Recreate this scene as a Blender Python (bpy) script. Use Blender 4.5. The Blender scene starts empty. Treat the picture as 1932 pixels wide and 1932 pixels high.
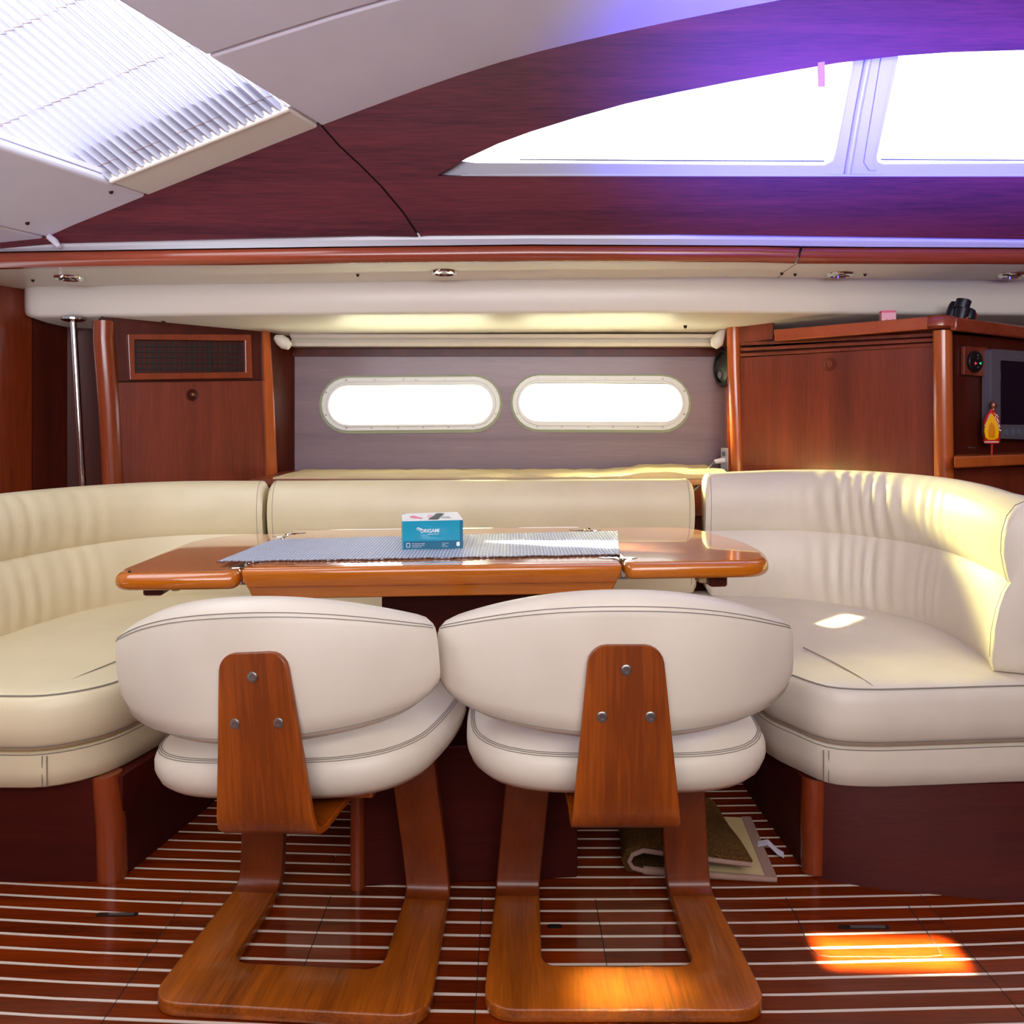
import bpy, bmesh, math, random
from mathutils import Vector, Matrix
random.seed(7)
S = bpy.context.scene
COL = S.collection
# ------------------------------------------------------------------ camera
F, H, CZ = 1520.0, 785.0, 1.02            # focal length / horizon row in pixels of 1932, eye height
cam = bpy.data.cameras.new('camera')
cam.sensor_width = 36; cam.sensor_fit = 'HORIZONTAL'
cam.lens = 36 * F / 1932
cam.shift_y = -(966 - H) / 1932
cam.clip_start = 0.02
cob = bpy.data.objects.new('camera', cam); COL.objects.link(cob)
cob.location = (0, 0, CZ); cob.rotation_euler = (math.pi / 2, 0, 0)
S.camera = cob
# ------------------------------------------------------------------ view
S.view_settings.view_transform = 'Standard'; S.view_settings.look = 'None'
S.view_settings.gamma = 1.0; S.view_settings.use_curve_mapping = False
S.view_settings.exposure = 0.0
# ------------------------------------------------------------------ world
W = bpy.data.worlds.new('sky'); S.world = W; W.use_nodes = True
bg = W.node_tree.nodes['Background']
bg.inputs[0].default_value = (0.86, 0.93, 1.0, 1); bg.inputs[1].default_value = 5.0
try:
    S.cycles.max_bounces = 10; S.cycles.diffuse_bounces = 5; S.cycles.glossy_bounces = 4
    S.cycles.transparent_max_bounces = 12; S.cycles.caustics_reflective = False; S.cycles.caustics_refractive = False
    S.cycles.sample_clamp_indirect = 6.0; S.cycles.use_denoising = True
except Exception: pass
# ------------------------------------------------------------------ lights
def area(name, loc, target, sx, sy, power, color, spread=180, portal=False):
    l = bpy.data.lights.new(name, 'AREA'); l.shape = 'RECTANGLE'; l.size = sx; l.size_y = sy
    l.energy = power; l.color = color; l.spread = math.radians(spread)
    if portal: l.cycles.is_portal = True
    o = bpy.data.objects.new(name, l); COL.objects.link(o); o.location = loc
    d = Vector(target) - Vector(loc)
    o.rotation_euler = d.to_track_quat('-Z', 'Y').to_euler()
    return o
# portals only help the sampling of sky light through the real openings
area('portal_cabin_windows', (1.4, 2.75, 1.98), (1.4, 0.0, 1.4), 3.2, .55, 1, (1, 1, 1), portal=True)
area('portal_portholes', (-.07, 3.46, 1.06), (-.07, 0, 1.06), 1.7, .3, 1, (1, 1, 1), portal=True)
# daylight through the companionway and the windows of the opposite side, behind the camera
area('daylight_opposite_windows', (0.0, -1.0, 1.98), (0.0, 2.2, .75), 3.0, .8, 50, (1.0, .95, .90))
area('daylight_companionway', (1.3, -.5, 2.05), (.5, 1.9, .3), .9, .8, 7, (1.0, .95, .88))
area('ceiling_uplight', (0.0, -1.6, 1.5), (0.0, 1.6, 2.9), 3.0, .4, 34, (.86, .87, 1.0), spread=110)  # added uplight that brightens the ceiling
# added blue lamp, imitates the lens haze around the upper panel
area('blue_haze_lamp', (1.35, .9, 1.30), (1.3, 2.5, 2.12), 1.5, .2, 34, (.09, .09, 1.0), spread=40)
# sun glitter off the water, up through the portholes
area('water_glitter', (-.05, 3.53, .80), (-.05, 3.28, 1.22), 1.8, .26, 60, (1.0, .93, .50))
area('porthole_beam_right', (.02, 3.95, 1.33), (1.17, 2.1, .64), .6, .25, 40, (1.0, .89, .32), spread=60)  # porthole light, an added lamp aimed down at the right backrest
# added narrow-beam lamps for the bright patches; the deck has no such openings
area('floor_patch_lamp', (.70, 1.10, 2.0), (.715, 1.53, .0), (.25), .075, 3.2, (1.0, .84, .56), spread=1.6)
area('chair_glint_lamp', (.25, .72, 2.0), (.205, 1.405, .02), .17, .06, .26, (1.0, .97, .95), spread=3)  # added beam standing in for the glossy highlight on the chair base
area('seat_patch_lamp', (.62, 2.7, 1.20), (.95, 2.34, .43), .16, .03, .45, (1.0, .93, .5), spread=3)
# spot added outside the hatch blind in place of sun, for pleat contrast
spt = bpy.data.lights.new('hatch_spot', 'SPOT'); spt.energy = 2600; spt.spot_size = math.radians(80); spt.color = (1.0, .97, .92); spt.shadow_soft_size = .03
spo = bpy.data.objects.new('hatch_spot', spt); COL.objects.link(spo); spo.location = (-.25, 3.2, 3.6)
spo.rotation_euler = (Vector((-1.15, 2.2, 2.1)) - Vector(spo.location)).to_track_quat('-Z', 'Y').to_euler()

# ------------------------------------------------------------------ helpers
def P(x, y, Y): return Vector(((x - 966) / F * Y, Y, CZ - (y - H) / F * Y))
def Pz(x, y, z): return P(x, y, (CZ - z) * F / (y - H))
class Plane:
    def __init__(s, p0, eu, ev):
        s.p = Vector(p0); s.u = Vector(eu).normalized(); s.v = Vector(ev).normalized()
        s.n = s.u.cross(s.v).normalized(); s.v = s.n.cross(s.u).normalized()
    def at(s, x, y, off=0):
        d = Vector(((x - 966) / F, 1, -(y - H) / F)); c = Vector((0, 0, CZ))
        t = (s.p + s.n * off - c).dot(s.n) / d.dot(s.n)
        return c + d * t
    def uv(s, q): q = q - s.p; return (q.dot(s.u), q.dot(s.v))
    def w(s, u, v, n=0): return s.p + s.u * u + s.v * v + s.n * n
def vplane(xa, Ya, xb, Yb, tilt=0):
    a, b = P(xa, H, Ya), P(xb, H, Yb)
    return Plane(a, b - a, (0, tilt, 1))
def wloc(o):
    v = Vector((0, 0, 0))
    while o is not None: v = v + o.location; o = o.parent
    return v
def thing(name, label, cat, loc=(0, 0, 0), rz=0, group=None, kind=None):
    o = bpy.data.objects.new(name, None); COL.objects.link(o)
    o.empty_display_size = .05; o.location = loc; o.rotation_euler = (0, 0, rz)
    return tag(o, label, cat, group, kind)
def tag(o, label=None, cat=None, group=None, kind=None):
    if label: o['label'] = label
    if cat: o['category'] = cat
    if group: o['group'] = group
    if kind: o['kind'] = kind
    return o
def obj(name, geo, mat, parent=None, smooth=35, bevel=0, seg=2, subsurf=0, local=False, label=None):
    v, f = geo
    v = [Vector(q) for q in v]
    me = bpy.data.meshes.new(name)
    o = bpy.data.objects.new(name, me); COL.objects.link(o)
    if parent is not None:
        o.parent = parent
        if not local:
            L = wloc(parent); v = [q - L for q in v]
    else:
        xs = [q.x for q in v]; ys = [q.y for q in v]; zs = [q.z for q in v]
        L = Vector(((min(xs) + max(xs)) / 2, (min(ys) + max(ys)) / 2, min(zs)))
        v = [q - L for q in v]; o.location = L
    me.from_pydata([tuple(q) for q in v], [], f)
    bm = bmesh.new(); bm.from_mesh(me); bmesh.ops.recalc_face_normals(bm, faces=bm.faces); bm.to_mesh(me); bm.free()
    me.materials.append(mat)
    if bevel:
        m = o.modifiers.new('bevel', 'BEVEL'); m.width = bevel; m.segments = seg; m.limit_method = 'ANGLE'; m.angle_limit = math.radians(40)
    if subsurf:
        m = o.modifiers.new('subsurf', 'SUBSURF'); m.levels = subsurf; m.render_levels = subsurf
    if smooth:
        me.polygons.foreach_set('use_smooth', [True] * len(me.polygons))
        me.set_sharp_from_angle(angle=math.radians(smooth))
    if label: o['label'] = label
    return o
def join(*gs):
    V, Fc = [], []
    for v, f in gs:
        n = len(V); V += [Vector(q) for q in v]; Fc += [[i + n for i in q] for q in f]
    return V, Fc
def box(x0, x1, y0, y1, z0, z1):
    v = [(x, y, z) for x in (x0, x1) for y in (y0, y1) for z in (z0, z1)]
    return v, [[0, 1, 3, 2], [4, 6, 7, 5], [0, 4, 5, 1], [2, 3, 7, 6], [0, 2, 6, 4], [1, 5, 7, 3]]
def xform(g, M): return [M @ Vector(q) for q in g[0]], g[1]
def moved(g, d): d = Vector(d); return [Vector(q) + d for q in g[0]], g[1]
def loft(rings, closed=True, caps=True):
    n = len(rings[0]); V = [q for r in rings for q in r]; Fc = []
    for i in range(len(rings) - 1):
        for j in range(n if closed else n - 1):
            k = (j + 1) % n
            Fc.append([i * n + j, i * n + k, (i + 1) * n + k, (i + 1) * n + j])
    if caps and closed:
        Fc.append(list(range(n))[::-1]); Fc.append([(len(rings) - 1) * n + j for j in range(n)])
    return V, Fc
def tube(pts, r, n=8, caps=True):
    pts = [Vector(p) for p in pts]; rings = []
    up = None
    for i, p in enumerate(pts):
        a = pts[max(i - 1, 0)]; b = pts[min(i + 1, len(pts) - 1)]
        t = (b - a).normalized()
        if up is None:
            up = Vector((0, 0, 1)) if abs(t.z) < .9 else Vector((1, 0, 0))
        s = t.cross(up).normalized(); up = s.cross(t).normalized()
        rr = r[i] if isinstance(r, (list, tuple)) else r
        rings.append([p + s * (rr * math.cos(2 * math.pi * k / n)) + up * (rr * math.sin(2 * math.pi * k / n)) for k in range(n)])
    return loft(rings, True, caps)
def ribbon(pts, wv, th):
    """flat strip along pts: wv = half width vector per point, th = thickness vector"""
    rings = []
    for i, p in enumerate(pts):
        w = wv[i] if isinstance(wv, list) else wv; t = th[i] if isinstance(th, list) else th
        p = Vector(p); w = Vector(w); t = Vector(t)
        rings.append([p - w, p + w, p + w + t, p - w + t])
    return loft(rings)
def lathe(prof, n=20, M=None):
    rings = [[Vector((r * math.cos(2 * math.pi * k / n), r * math.sin(2 * math.pi * k / n), z)) for k in range(n)] for r, z in prof]
    g = loft(rings)
    return xform(g, M) if M is not None else g
def orient(p, axis, roll_x=None):
    z = Vector(axis).normalized(); x = Vector((0, 0, 1)) if abs(z.z) < .9 else Vector((1, 0, 0))
    x = (x - z * x.dot(z)).normalized(); y = z.cross(x)
    M = Matrix(((x.x, y.x, z.x, p[0]), (x.y, y.y, z.y, p[1]), (x.z, y.z, z.z, p[2]), (0, 0, 0, 1)))
    return M
def crom(pts, ds=None, n=8, closed=False):
    pts = [Vector(p) for p in pts]; out = []
    N = len(pts); rng = range(N if closed else N - 1)
    for i in rng:
        if closed: a, b, c, d = pts[i - 1], pts[i], pts[(i + 1) % N], pts[(i + 2) % N]
        else: a, b, c, d = pts[max(i - 1, 0)], pts[i], pts[i + 1], pts[min(i + 2, N - 1)]
        for k in range(n):
            t = k / n
            out.append(.5 * ((2 * b) + (c - a) * t + (2 * a - 5 * b + 4 * c - d) * t * t + (3 * b - a - 3 * c + d) * t ** 3))
    if not closed: out.append(pts[-1])
    if ds:
        L = [0]
        ext = out + ([out[0]] if closed else [])
        for i in range(1, len(ext)): L.append(L[-1] + (ext[i] - ext[i - 1]).length)
        m = max(2, int(round(L[-1] / ds))); res = []; j = 0
        for k in range(m if closed else m + 1):
            s = L[-1] * k / m
            while j < len(L) - 2 and L[j + 1] < s: j += 1
            t = (s - L[j]) / max(1e-9, L[j + 1] - L[j]); res.append(ext[j].lerp(ext[j + 1], min(1, max(0, t))))
        return res
    return out
def interp(x, tab):
    if x <= tab[0][0]: (a, b) = tab[0], tab[1]
    elif x >= tab[-1][0]: (a, b) = tab[-2], tab[-1]
    else:
        for i in range(len(tab) - 1):
            if tab[i][0] <= x <= tab[i + 1][0]: a, b = tab[i], tab[i + 1]; break
    t = (x - a[0]) / (b[0] - a[0]); return a[1] + (b[1] - a[1]) * t
def plate_uv(polys, th, bev=0, res=2):
    """2D outlines (even-odd, later ones cut holes) -> solid of thickness th, w in 0..th"""
    cu = bpy.data.curves.new('tmp', 'CURVE'); cu.dimensions = '2D'; cu.fill_mode = 'BOTH'
    cu.extrude = max(1e-5, th / 2 - bev); cu.bevel_depth = bev; cu.bevel_resolution = res
    if bev: cu.offset = -bev
    for pl in polys:
        sp = cu.splines.new('POLY'); sp.points.add(len(pl) - 1); sp.use_cyclic_u = True
        for i, q in enumerate(pl): sp.points[i].co = (q[0], q[1], 0, 1)
    ob = bpy.data.objects.new('tmp', cu)
    me = bpy.data.meshes.new_from_object(ob)
    bm = bmesh.new(); bm.from_mesh(me); bmesh.ops.remove_doubles(bm, verts=bm.verts, dist=1e-5); bm.verts.ensure_lookup_table()
    v = [(q.co.x, q.co.y, q.co.z + th / 2) for q in bm.verts]; f = [[a.index for a in fc.verts] for fc in bm.faces]
    bm.free(); bpy.data.objects.remove(ob); bpy.data.curves.remove(cu); bpy.data.meshes.remove(me)
    return v, f
def plate(pl, polys, th, off=0, bev=0, res=2):
    """polys given in photo pixels on plane pl, front face at off+th towards the viewer"""
    q = [[pl.uv(pl.at(x, y, off + th)) for x, y in poly] for poly in polys]
    v, f = plate_uv(q, th, bev, res)
    return [pl.w(a, b, c + off) for a, b, c in v], f
def rrect(x0, y0, x1, y1, r, n=5):
    out = []
    for cx, cy, a0 in ((x1 - r, y1 - r, 0), (x0 + r, y1 - r, 90), (x0 + r, y0 + r, 180), (x1 - r, y0 + r, 270)):
        for k in range(n + 1):
            a = math.radians(a0 + 90 * k / n); out.append((cx + r * math.cos(a), cy + r * math.sin(a)))
    return out
def round_poly(pts, r, n=4):
    out = []; N = len(pts)
    for i in range(N):
        p = Vector(pts[i]); a = Vector(pts[i - 1]); b = Vector(pts[(i + 1) % N])
        rr = r[i] if isinstance(r, (list, tuple)) else r
        if rr <= 0: out.append(tuple(p)); continue
        da = (a - p); db = (b - p); ra = min(rr, da.length * .45); rb = min(rr, db.length * .45)
        A = p + da.normalized() * ra; B = p + db.normalized() * rb
        for k in range(n + 1):
            t = k / n; out.append(tuple((1 - t) ** 2 * A + 2 * t * (1 - t) * p + t * t * B))
    return out
def stadium(x0, y0, x1, y1, sl=0, n=12):
    r = (y1 - y0) / 2; cy = (y0 + y1) / 2; out = []
    for cx, a0 in ((x1 - r, -90), (x0 + r, 90)):
        for k in range(n + 1):
            a = math.radians(a0 + 180 * k / n); x = cx + r * math.cos(a); y = cy + r * math.sin(a)
            out.append((x, y + sl * (x - (x0 + x1) / 2)))
    return out
def text(name, s, size, pl, u, v, n, mat, parent, sx=1.0, spacing=1.0):
    cu = bpy.data.curves.new('tmp', 'FONT'); cu.body = s; cu.size = size; cu.extrude = .0003; cu.space_character = spacing
    cu.resolution_u = 3; cu.offset = size * (.012 if size > .01 else .0)
    ob = bpy.data.objects.new('tmp', cu); me = bpy.data.meshes.new_from_object(ob)
    g = ([pl.w(u + q.co.x * sx, v + q.co.y, n + q.co.z) for q in me.vertices], [list(p.vertices) for p in me.polygons])
    bpy.data.objects.remove(ob); bpy.data.curves.remove(cu); bpy.data.meshes.remove(me)
    return obj(name, g, mat, parent, smooth=0)

# ------------------------------------------------------------------ materials
def srgb(r, g, b):
    return tuple(((c / 255) / 12.92 if c / 255 <= .04045 else ((c / 255 + .055) / 1.055) ** 2.4) for c in (r, g, b)) + (1,)
def nt(name):
    m = bpy.data.materials.new(name); m.use_nodes = True
    return m, m.node_tree.nodes, m.node_tree.links, m.node_tree.nodes['Principled BSDF']
def plain(name, col, rough=.5, metal=0, coat=0, spec=.5, emit=None):
    m, N, L, b = nt(name)
    b.inputs['Base Color'].default_value = srgb(*col); b.inputs['Roughness'].default_value = rough
    b.inputs['Metallic'].default_value = metal; b.inputs['Coat Weight'].default_value = coat
    b.inputs['Specular IOR Level'].default_value = spec; b.inputs['Coat Roughness'].default_value = .08
    if emit: b.inputs['Emission Color'].default_value = srgb(*col); b.inputs['Emission Strength'].default_value = emit
    # faint mottling so that no surface is perfectly even
    tc = N.new('ShaderNodeTexCoord'); no = N.new('ShaderNodeTexNoise'); no.inputs['Scale'].default_value = 9
    mr = N.new('ShaderNodeMapRange'); mr.inputs[3].default_value = max(0, rough - .04); mr.inputs[4].default_value = min(1, rough + .05)
    L.new(tc.outputs['Object'], no.inputs['Vector']); L.new(no.outputs['Fac'], mr.inputs[0]); L.new(mr.outputs[0], b.inputs['Roughness'])
    return m
def wood(name, dark, light, axis='z', rough=.32, coat=.35, fine=60, vary=.0, mid=None, coat_rough=.12, spec=.5):
    m, N, L, b = nt(name)
    tc = N.new('ShaderNodeTexCoord'); oi = N.new('ShaderNodeObjectInfo')
    ad = N.new('ShaderNodeVectorMath'); ad.operation = 'ADD'
    sc = N.new('ShaderNodeVectorMath'); sc.operation = 'SCALE'; sc.inputs[3].default_value = 7.0
    cb = N.new('ShaderNodeCombineXYZ')
    for i in range(3): L.new(oi.outputs['Random'], cb.inputs[i])
    L.new(cb.outputs[0], sc.inputs[0]); L.new(tc.outputs['Object'], ad.inputs[0]); L.new(sc.outputs[0], ad.inputs[1])
    mp = N.new('ShaderNodeMapping'); s = [1.0, 1.0, 1.0]; s['xyz'.index(axis)] = .06; mp.inputs['Scale'].default_value = s
    L.new(ad.outputs[0], mp.inputs['Vector'])
    n1 = N.new('ShaderNodeTexNoise'); n1.inputs['Scale'].default_value = 13; n1.inputs['Detail'].default_value = 5; n1.inputs['Distortion'].default_value = .6
    n2 = N.new('ShaderNodeTexNoise'); n2.inputs['Scale'].default_value = fine * 3; n2.inputs['Detail'].default_value = 3
    L.new(mp.outputs[0], n1.inputs['Vector']); L.new(mp.outputs[0], n2.inputs['Vector'])
    mx = N.new('ShaderNodeMix'); mx.data_type = 'FLOAT'; mx.inputs[0].default_value = .35
    L.new(n1.outputs['Fac'], mx.inputs[2]); L.new(n2.outputs['Fac'], mx.inputs[3])
    cr = N.new('ShaderNodeValToRGB'); e = cr.color_ramp.elements
    e[0].position = .34; e[0].color = srgb(*dark); e[1].position = .66; e[1].color = srgb(*light)
    L.new(mx.outputs[0], cr.inputs[0])
    hs = N.new('ShaderNodeHueSaturation')
    if vary:
        mr = N.new('ShaderNodeMapRange'); mr.inputs[3].default_value = 1 - vary; mr.inputs[4].default_value = 1 + vary
        L.new(oi.outputs['Random'], mr.inputs[0]); L.new(mr.outputs[0], hs.inputs['Value'])
    L.new(cr.outputs[0], hs.inputs['Color']); L.new(hs.outputs[0], b.inputs['Base Color'])
    b.inputs['Roughness'].default_value = rough; b.inputs['Coat Weight'].default_value = coat; b.inputs['Coat Roughness'].default_value = coat_rough
    b.inputs['Specular IOR Level'].default_value = spec
    bp = N.new('ShaderNodeBump'); bp.inputs['Strength'].default_value = .06; bp.inputs['Distance'].default_value = .002
    L.new(n2.outputs['Fac'], bp.inputs['Height']); L.new(bp.outputs[0], b.inputs['Normal'])
    return m
def fabric(name, a, c, scale=90, rough=.6, bump=.25, dist=.002, sheen=0, spec=.4, coat=0):
    m, N, L, b = nt(name)
    tc = N.new('ShaderNodeTexCoord')
    n1 = N.new('ShaderNodeTexNoise'); n1.inputs['Scale'].default_value = 5; n1.inputs['Detail'].default_value = 4
    n2 = N.new('ShaderNodeTexVoronoi'); n2.inputs['Scale'].default_value = scale
    L.new(tc.outputs['Object'], n1.inputs['Vector']); L.new(tc.outputs['Object'], n2.inputs['Vector'])
    cr = N.new('ShaderNodeValToRGB'); e = cr.color_ramp.elements
    e[0].position = .35; e[0].color = srgb(*a); e[1].position = .65; e[1].color = srgb(*c)
    L.new(n1.outputs['Fac'], cr.inputs[0]); L.new(cr.outputs[0], b.inputs['Base Color'])
    b.inputs['Roughness'].default_value = rough; b.inputs['Specular IOR Level'].default_value = spec; b.inputs['Sheen Weight'].default_value = sheen
    b.inputs['Coat Weight'].default_value = coat; b.inputs['Coat Roughness'].default_value = .35
    bp = N.new('ShaderNodeBump'); bp.inputs['Strength'].default_value = bump; bp.inputs['Distance'].default_value = dist
    L.new(n2.outputs['Distance'], bp.inputs['Height']); L.new(bp.outputs[0], b.inputs['Normal'])
    return m
M = {}
M['vinyl'] = fabric('cream_vinyl', (214, 204, 186), (222, 212, 194), 420, .42, .10, .0006, spec=.45)
M['vinyl_lit'] = fabric('lit_cream_vinyl', (214, 200, 164), (222, 208, 172), 420, .40, .08, .0006, spec=.5)  # settee vinyl with the yellow cast of the light put into its colour
M['thread'] = plain('grey_thread', (132, 124, 114), .8)
M['white'] = plain('white_gelcoat', (226, 220, 212), .32, spec=.4)
M['headliner'] = fabric('white_headliner', (216, 214, 232), (221, 219, 237), 300, .6, .05, .0006, spec=.3)
M['rim_white'] = plain('porthole_rim_white', (226, 228, 226), .35)
M['frame_white'] = plain('white_window_frame', (176, 176, 186), .35)
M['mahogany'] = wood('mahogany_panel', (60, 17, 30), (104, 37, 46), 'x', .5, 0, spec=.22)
M['mahogany_z'] = wood('mahogany_door', (98, 38, 22), (132, 56, 34), 'z', .34, .25)
M['mahogany_dark'] = wood('dark_mahogany', (62, 19, 12), (88, 30, 17), 'z', .4, .05, spec=.25)
M['plinth'] = wood('shaded_plinth_mahogany', (58, 14, 10), (78, 22, 14), 'x', .5, 0, spec=.15)  # darker wood, the shade near the floor is put into the colour
M['bulkhead'] = wood('bulkhead_mahogany', (92, 30, 10), (138, 54, 18), 'z', .3, .3)
M['wall'] = wood('hazed_hull_lining', (116, 96, 106), (136, 114, 122), 'x', .42, .12)  # lilac lens haze around the portholes is put into the wood colour
M['post'] = wood('light_cherry', (160, 74, 26), (190, 96, 40), 'z', .25, .5)
M['post_dark'] = wood('reddish_cherry', (116, 44, 16), (142, 60, 24), 'z', .28, .4)
M['rail'] = wood('cherry_rail', (150, 64, 30), (178, 84, 42), 'x', .28, .4)
M['strip'] = wood('mahogany_strip', (122, 48, 28), (150, 66, 40), 'x', .26, .5)
M['table_edge'] = wood('table_cherry', (170, 88, 12), (202, 114, 24), 'x', .16, .8, coat_rough=.04)
M['table_top'] = wood('table_veneer', (198, 124, 70), (216, 144, 92), 'x', .12, 1.0, coat_rough=.025)
for _n in M['table_top'].node_tree.nodes:
    if _n.type == 'BSDF_PRINCIPLED': _n.inputs['Coat IOR'].default_value = 2.1
M['chair_wood'] = wood('chair_teak', (114, 48, 2), (172, 84, 10), 'z', .38, .15)
M['shaded_leg_wood'] = wood('shaded_leg_teak', (92, 34, 3), (124, 53, 7), 'z', .36, .15)  # darkened chair teak, shade under the seat is put into the colour
M['base_wood'] = wood('chair_base_teak', (104, 46, 2), (180, 92, 16), 'y', .34, .25)
M['plank'] = wood('sole_plank', (80, 22, 1), (124, 42, 3), 'x', .26, .28, vary=.18, coat_rough=.06, spec=.3)
M['inlay'] = plain('holly_inlay', (222, 206, 190), .3, coat=.5)
M['groove'] = plain('dark_groove', (22, 12, 8), .8)
M['latch'] = plain('dark_bronze', (48, 34, 26), .35, .6)
M['chrome'] = plain('chrome', (215, 215, 215), .12, 1.0)
M['steel'] = plain('brushed_steel', (150, 146, 142), .35, .9)
M['black'] = plain('black_plastic', (14, 15, 18), .35)
M['navy'] = plain('navy_rubber', (12, 16, 40), .4)
M['orange'] = plain('orange_dot', (240, 96, 40), .4)
M['grille'] = plain('grille_black', (10, 16, 18), .5)
M['grey'] = plain('grey_plastic', (92, 88, 96), .4)
M['screen'] = plain('screen_glass', (14, 14, 34), .12, spec=.6)
M['button'] = plain('blue_grey_button', (96, 108, 124), .4)
M['red_led'] = plain('red_led', (230, 50, 80), .4, emit=1.2)
M['green_led'] = plain('green_led', (40, 190, 130), .4, emit=1.0)
M['teal'] = plain('teal_card', (0, 150, 180), .3, coat=.4)
M['teal_dark'] = plain('dark_teal_card', (0, 98, 128), .3, coat=.4)
M['card'] = plain('white_card', (236, 234, 230), .5)
M['card_grey'] = plain('grey_green_card', (150, 166, 160), .5)
M['ink'] = plain('white_print', (245, 248, 250), .5)
M['pink'] = plain('pink_print', (222, 84, 130), .5)
M['pink_pale'] = plain('pale_pink_print', (236, 170, 190), .5)
M['dark_hole'] = plain('dark_slot', (30, 40, 44), .6)
M['cloth'] = fabric('beige_cloth', (196, 172, 130), (208, 186, 146), 260, .85, .5, .002)
M['mat_pile'] = fabric('brown_pile', (92, 62, 26), (116, 82, 40), 300, .95, 1.0, .006, spec=.1)
M['mat_back'] = fabric('mat_backing', (190, 166, 116), (204, 180, 130), 120, .9, .3)
M['mat_border'] = fabric('mat_border', (150, 118, 104), (160, 128, 112), 200, .85, .3)
M['tag'] = plain('white_label', (210, 205, 220), .7)
M['cable'] = plain('grey_cable', (140, 146, 142), .5)
M['yellow'] = plain('yellow_enamel', (250, 190, 10), .25, coat=.5)
M['amber'] = plain('amber_enamel', (225, 140, 10), .25, coat=.5)
M['red'] = plain('red_enamel', (205, 36, 22), .3, coat=.3)
M['pearl'] = plain('pearl_bead', (240, 236, 226), .25)
M['bronze'] = plain('bronze', (150, 100, 72), .3, .8)
M['tab'] = fabric('brown_webbing', (176, 124, 110), (190, 138, 122), 300, .8, .3)
M['lens'] = plain('lamp_lens', (228, 222, 205), .25)
M['sea'] = plain('sea_water', (70, 120, 130), .12)
# runner weave: fine ribs across and along
def weave():
    m, N, L, b = nt('blue_grey_weave')
    tc = N.new('ShaderNodeTexCoord')
    w1 = N.new('ShaderNodeTexWave'); w1.bands_direction = 'X'; w1.inputs['Scale'].default_value = 40; w1.inputs['Distortion'].default_value = .6
    w2 = N.new('ShaderNodeTexWave'); w2.bands_direction = 'Y'; w2.inputs['Scale'].default_value = 40; w2.inputs['Distortion'].default_value = .6
    L.new(tc.outputs['Object'], w1.inputs['Vector']); L.new(tc.outputs['Object'], w2.inputs['Vector'])
    mu = N.new('ShaderNodeMath'); mu.operation = 'MULTIPLY'; L.new(w1.outputs['Fac'], mu.inputs[0]); L.new(w2.outputs['Fac'], mu.inputs[1])
    cr = N.new('ShaderNodeValToRGB'); e = cr.color_ramp.elements
    e[0].position = .0; e[0].color = srgb(128, 138, 160); e[1].position = .5; e[1].color = srgb(226, 230, 240)
    L.new(mu.outputs[0], cr.inputs[0]); L.new(cr.outputs[0], b.inputs['Base Color']); b.inputs['Roughness'].default_value = .45
    bp = N.new('ShaderNodeBump'); bp.inputs['Strength'].default_value = .9; bp.inputs['Distance'].default_value = .002
    L.new(mu.outputs[0], bp.inputs['Height']); L.new(bp.outputs[0], b.inputs['Normal'])
    return m
M['weave'] = weave()
def glassy(name, tint, refl=.06):
    m, N, L, b = nt(name); N.remove(b)
    t = N.new('ShaderNodeBsdfTransparent'); t.inputs[0].default_value = tint
    g = N.new('ShaderNodeBsdfGlossy'); g.inputs['Roughness'].default_value = .03
    mx = N.new('ShaderNodeMixShader'); mx.inputs[0].default_value = refl
    L.new(t.outputs[0], mx.inputs[1]); L.new(g.outputs[0], mx.inputs[2]); L.new(mx.outputs[0], N['Material Output'].inputs[0])
    return m
M['glass'] = glassy('window_glass', (.96, .98, .99, 1))
def blind_mat():
    m, N, L, b = nt('pleated_blind_fabric'); N.remove(b)
    d = N.new('ShaderNodeBsdfDiffuse'); d.inputs[0].default_value = srgb(176, 174, 188)
    t = N.new('ShaderNodeBsdfTranslucent'); t.inputs[0].default_value = srgb(214, 222, 248)
    mx = N.new('ShaderNodeMixShader'); mx.inputs[0].default_value = .078
    L.new(d.outputs[0], mx.inputs[1]); L.new(t.outputs[0], mx.inputs[2]); L.new(mx.outputs[0], N['Material Output'].inputs[0])
    return m
M['blind'] = blind_mat()

# ================================================================== SETTING
# ---- floor: planks and holly inlays, parts of the floor
floor = thing('floor', 'glossy mahogany cabin floor with pale inlay lines', 'floor', (0, 1.5, 0), kind='structure')
obj('subfloor', box(-2.65, 2.75, -1.9, 3.6, -.06, -.006), M['groove'], floor, 0)
def bow(X): return .034 * (X - .2) ** 2
def sole_piece(x0, x1, ya, yb, z0, z1, n=4):
    rings = []
    for i in range(n + 1):
        X = x0 + (x1 - x0) * i / n; b = bow(X)
        rings.append([(X, ya + b, z0), (X, yb + b, z0), (X, yb + b, z1), (X, ya + b, z1)])
    return loft(rings)
SP, SW = .0404, .0056
cuts = [-.69, -.385, -.063, .176, .87]
for k in range(-24, 26):
    y = 1.70 + k * SP
    xs = [-2.5] + ([c + random.uniform(-.0, .0) for c in cuts] if k < 0 and k > -20 else [-.4 + random.uniform(-.3, .3)]) + [2.6]
    obj('inlay_strip', sole_piece(-2.5, 2.6, y - SW / 2, y + SW / 2, -.006, .0003, 12), M['inlay'], floor, 0)
    for a, b in zip(xs[:-1], xs[1:]):
        obj('plank', sole_piece(a + .0008, b - .0008, y + SW / 2 + .0002, y + SP - SW / 2 - .0002, -.006, 0, max(2, int((b - a) / .25))), M['plank'], floor, 0)
obj('plank', sole_piece(-2.6, 2.7, -1.9, .70, -.006, -.0005, 6), M['plank'], floor, 0)
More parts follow.
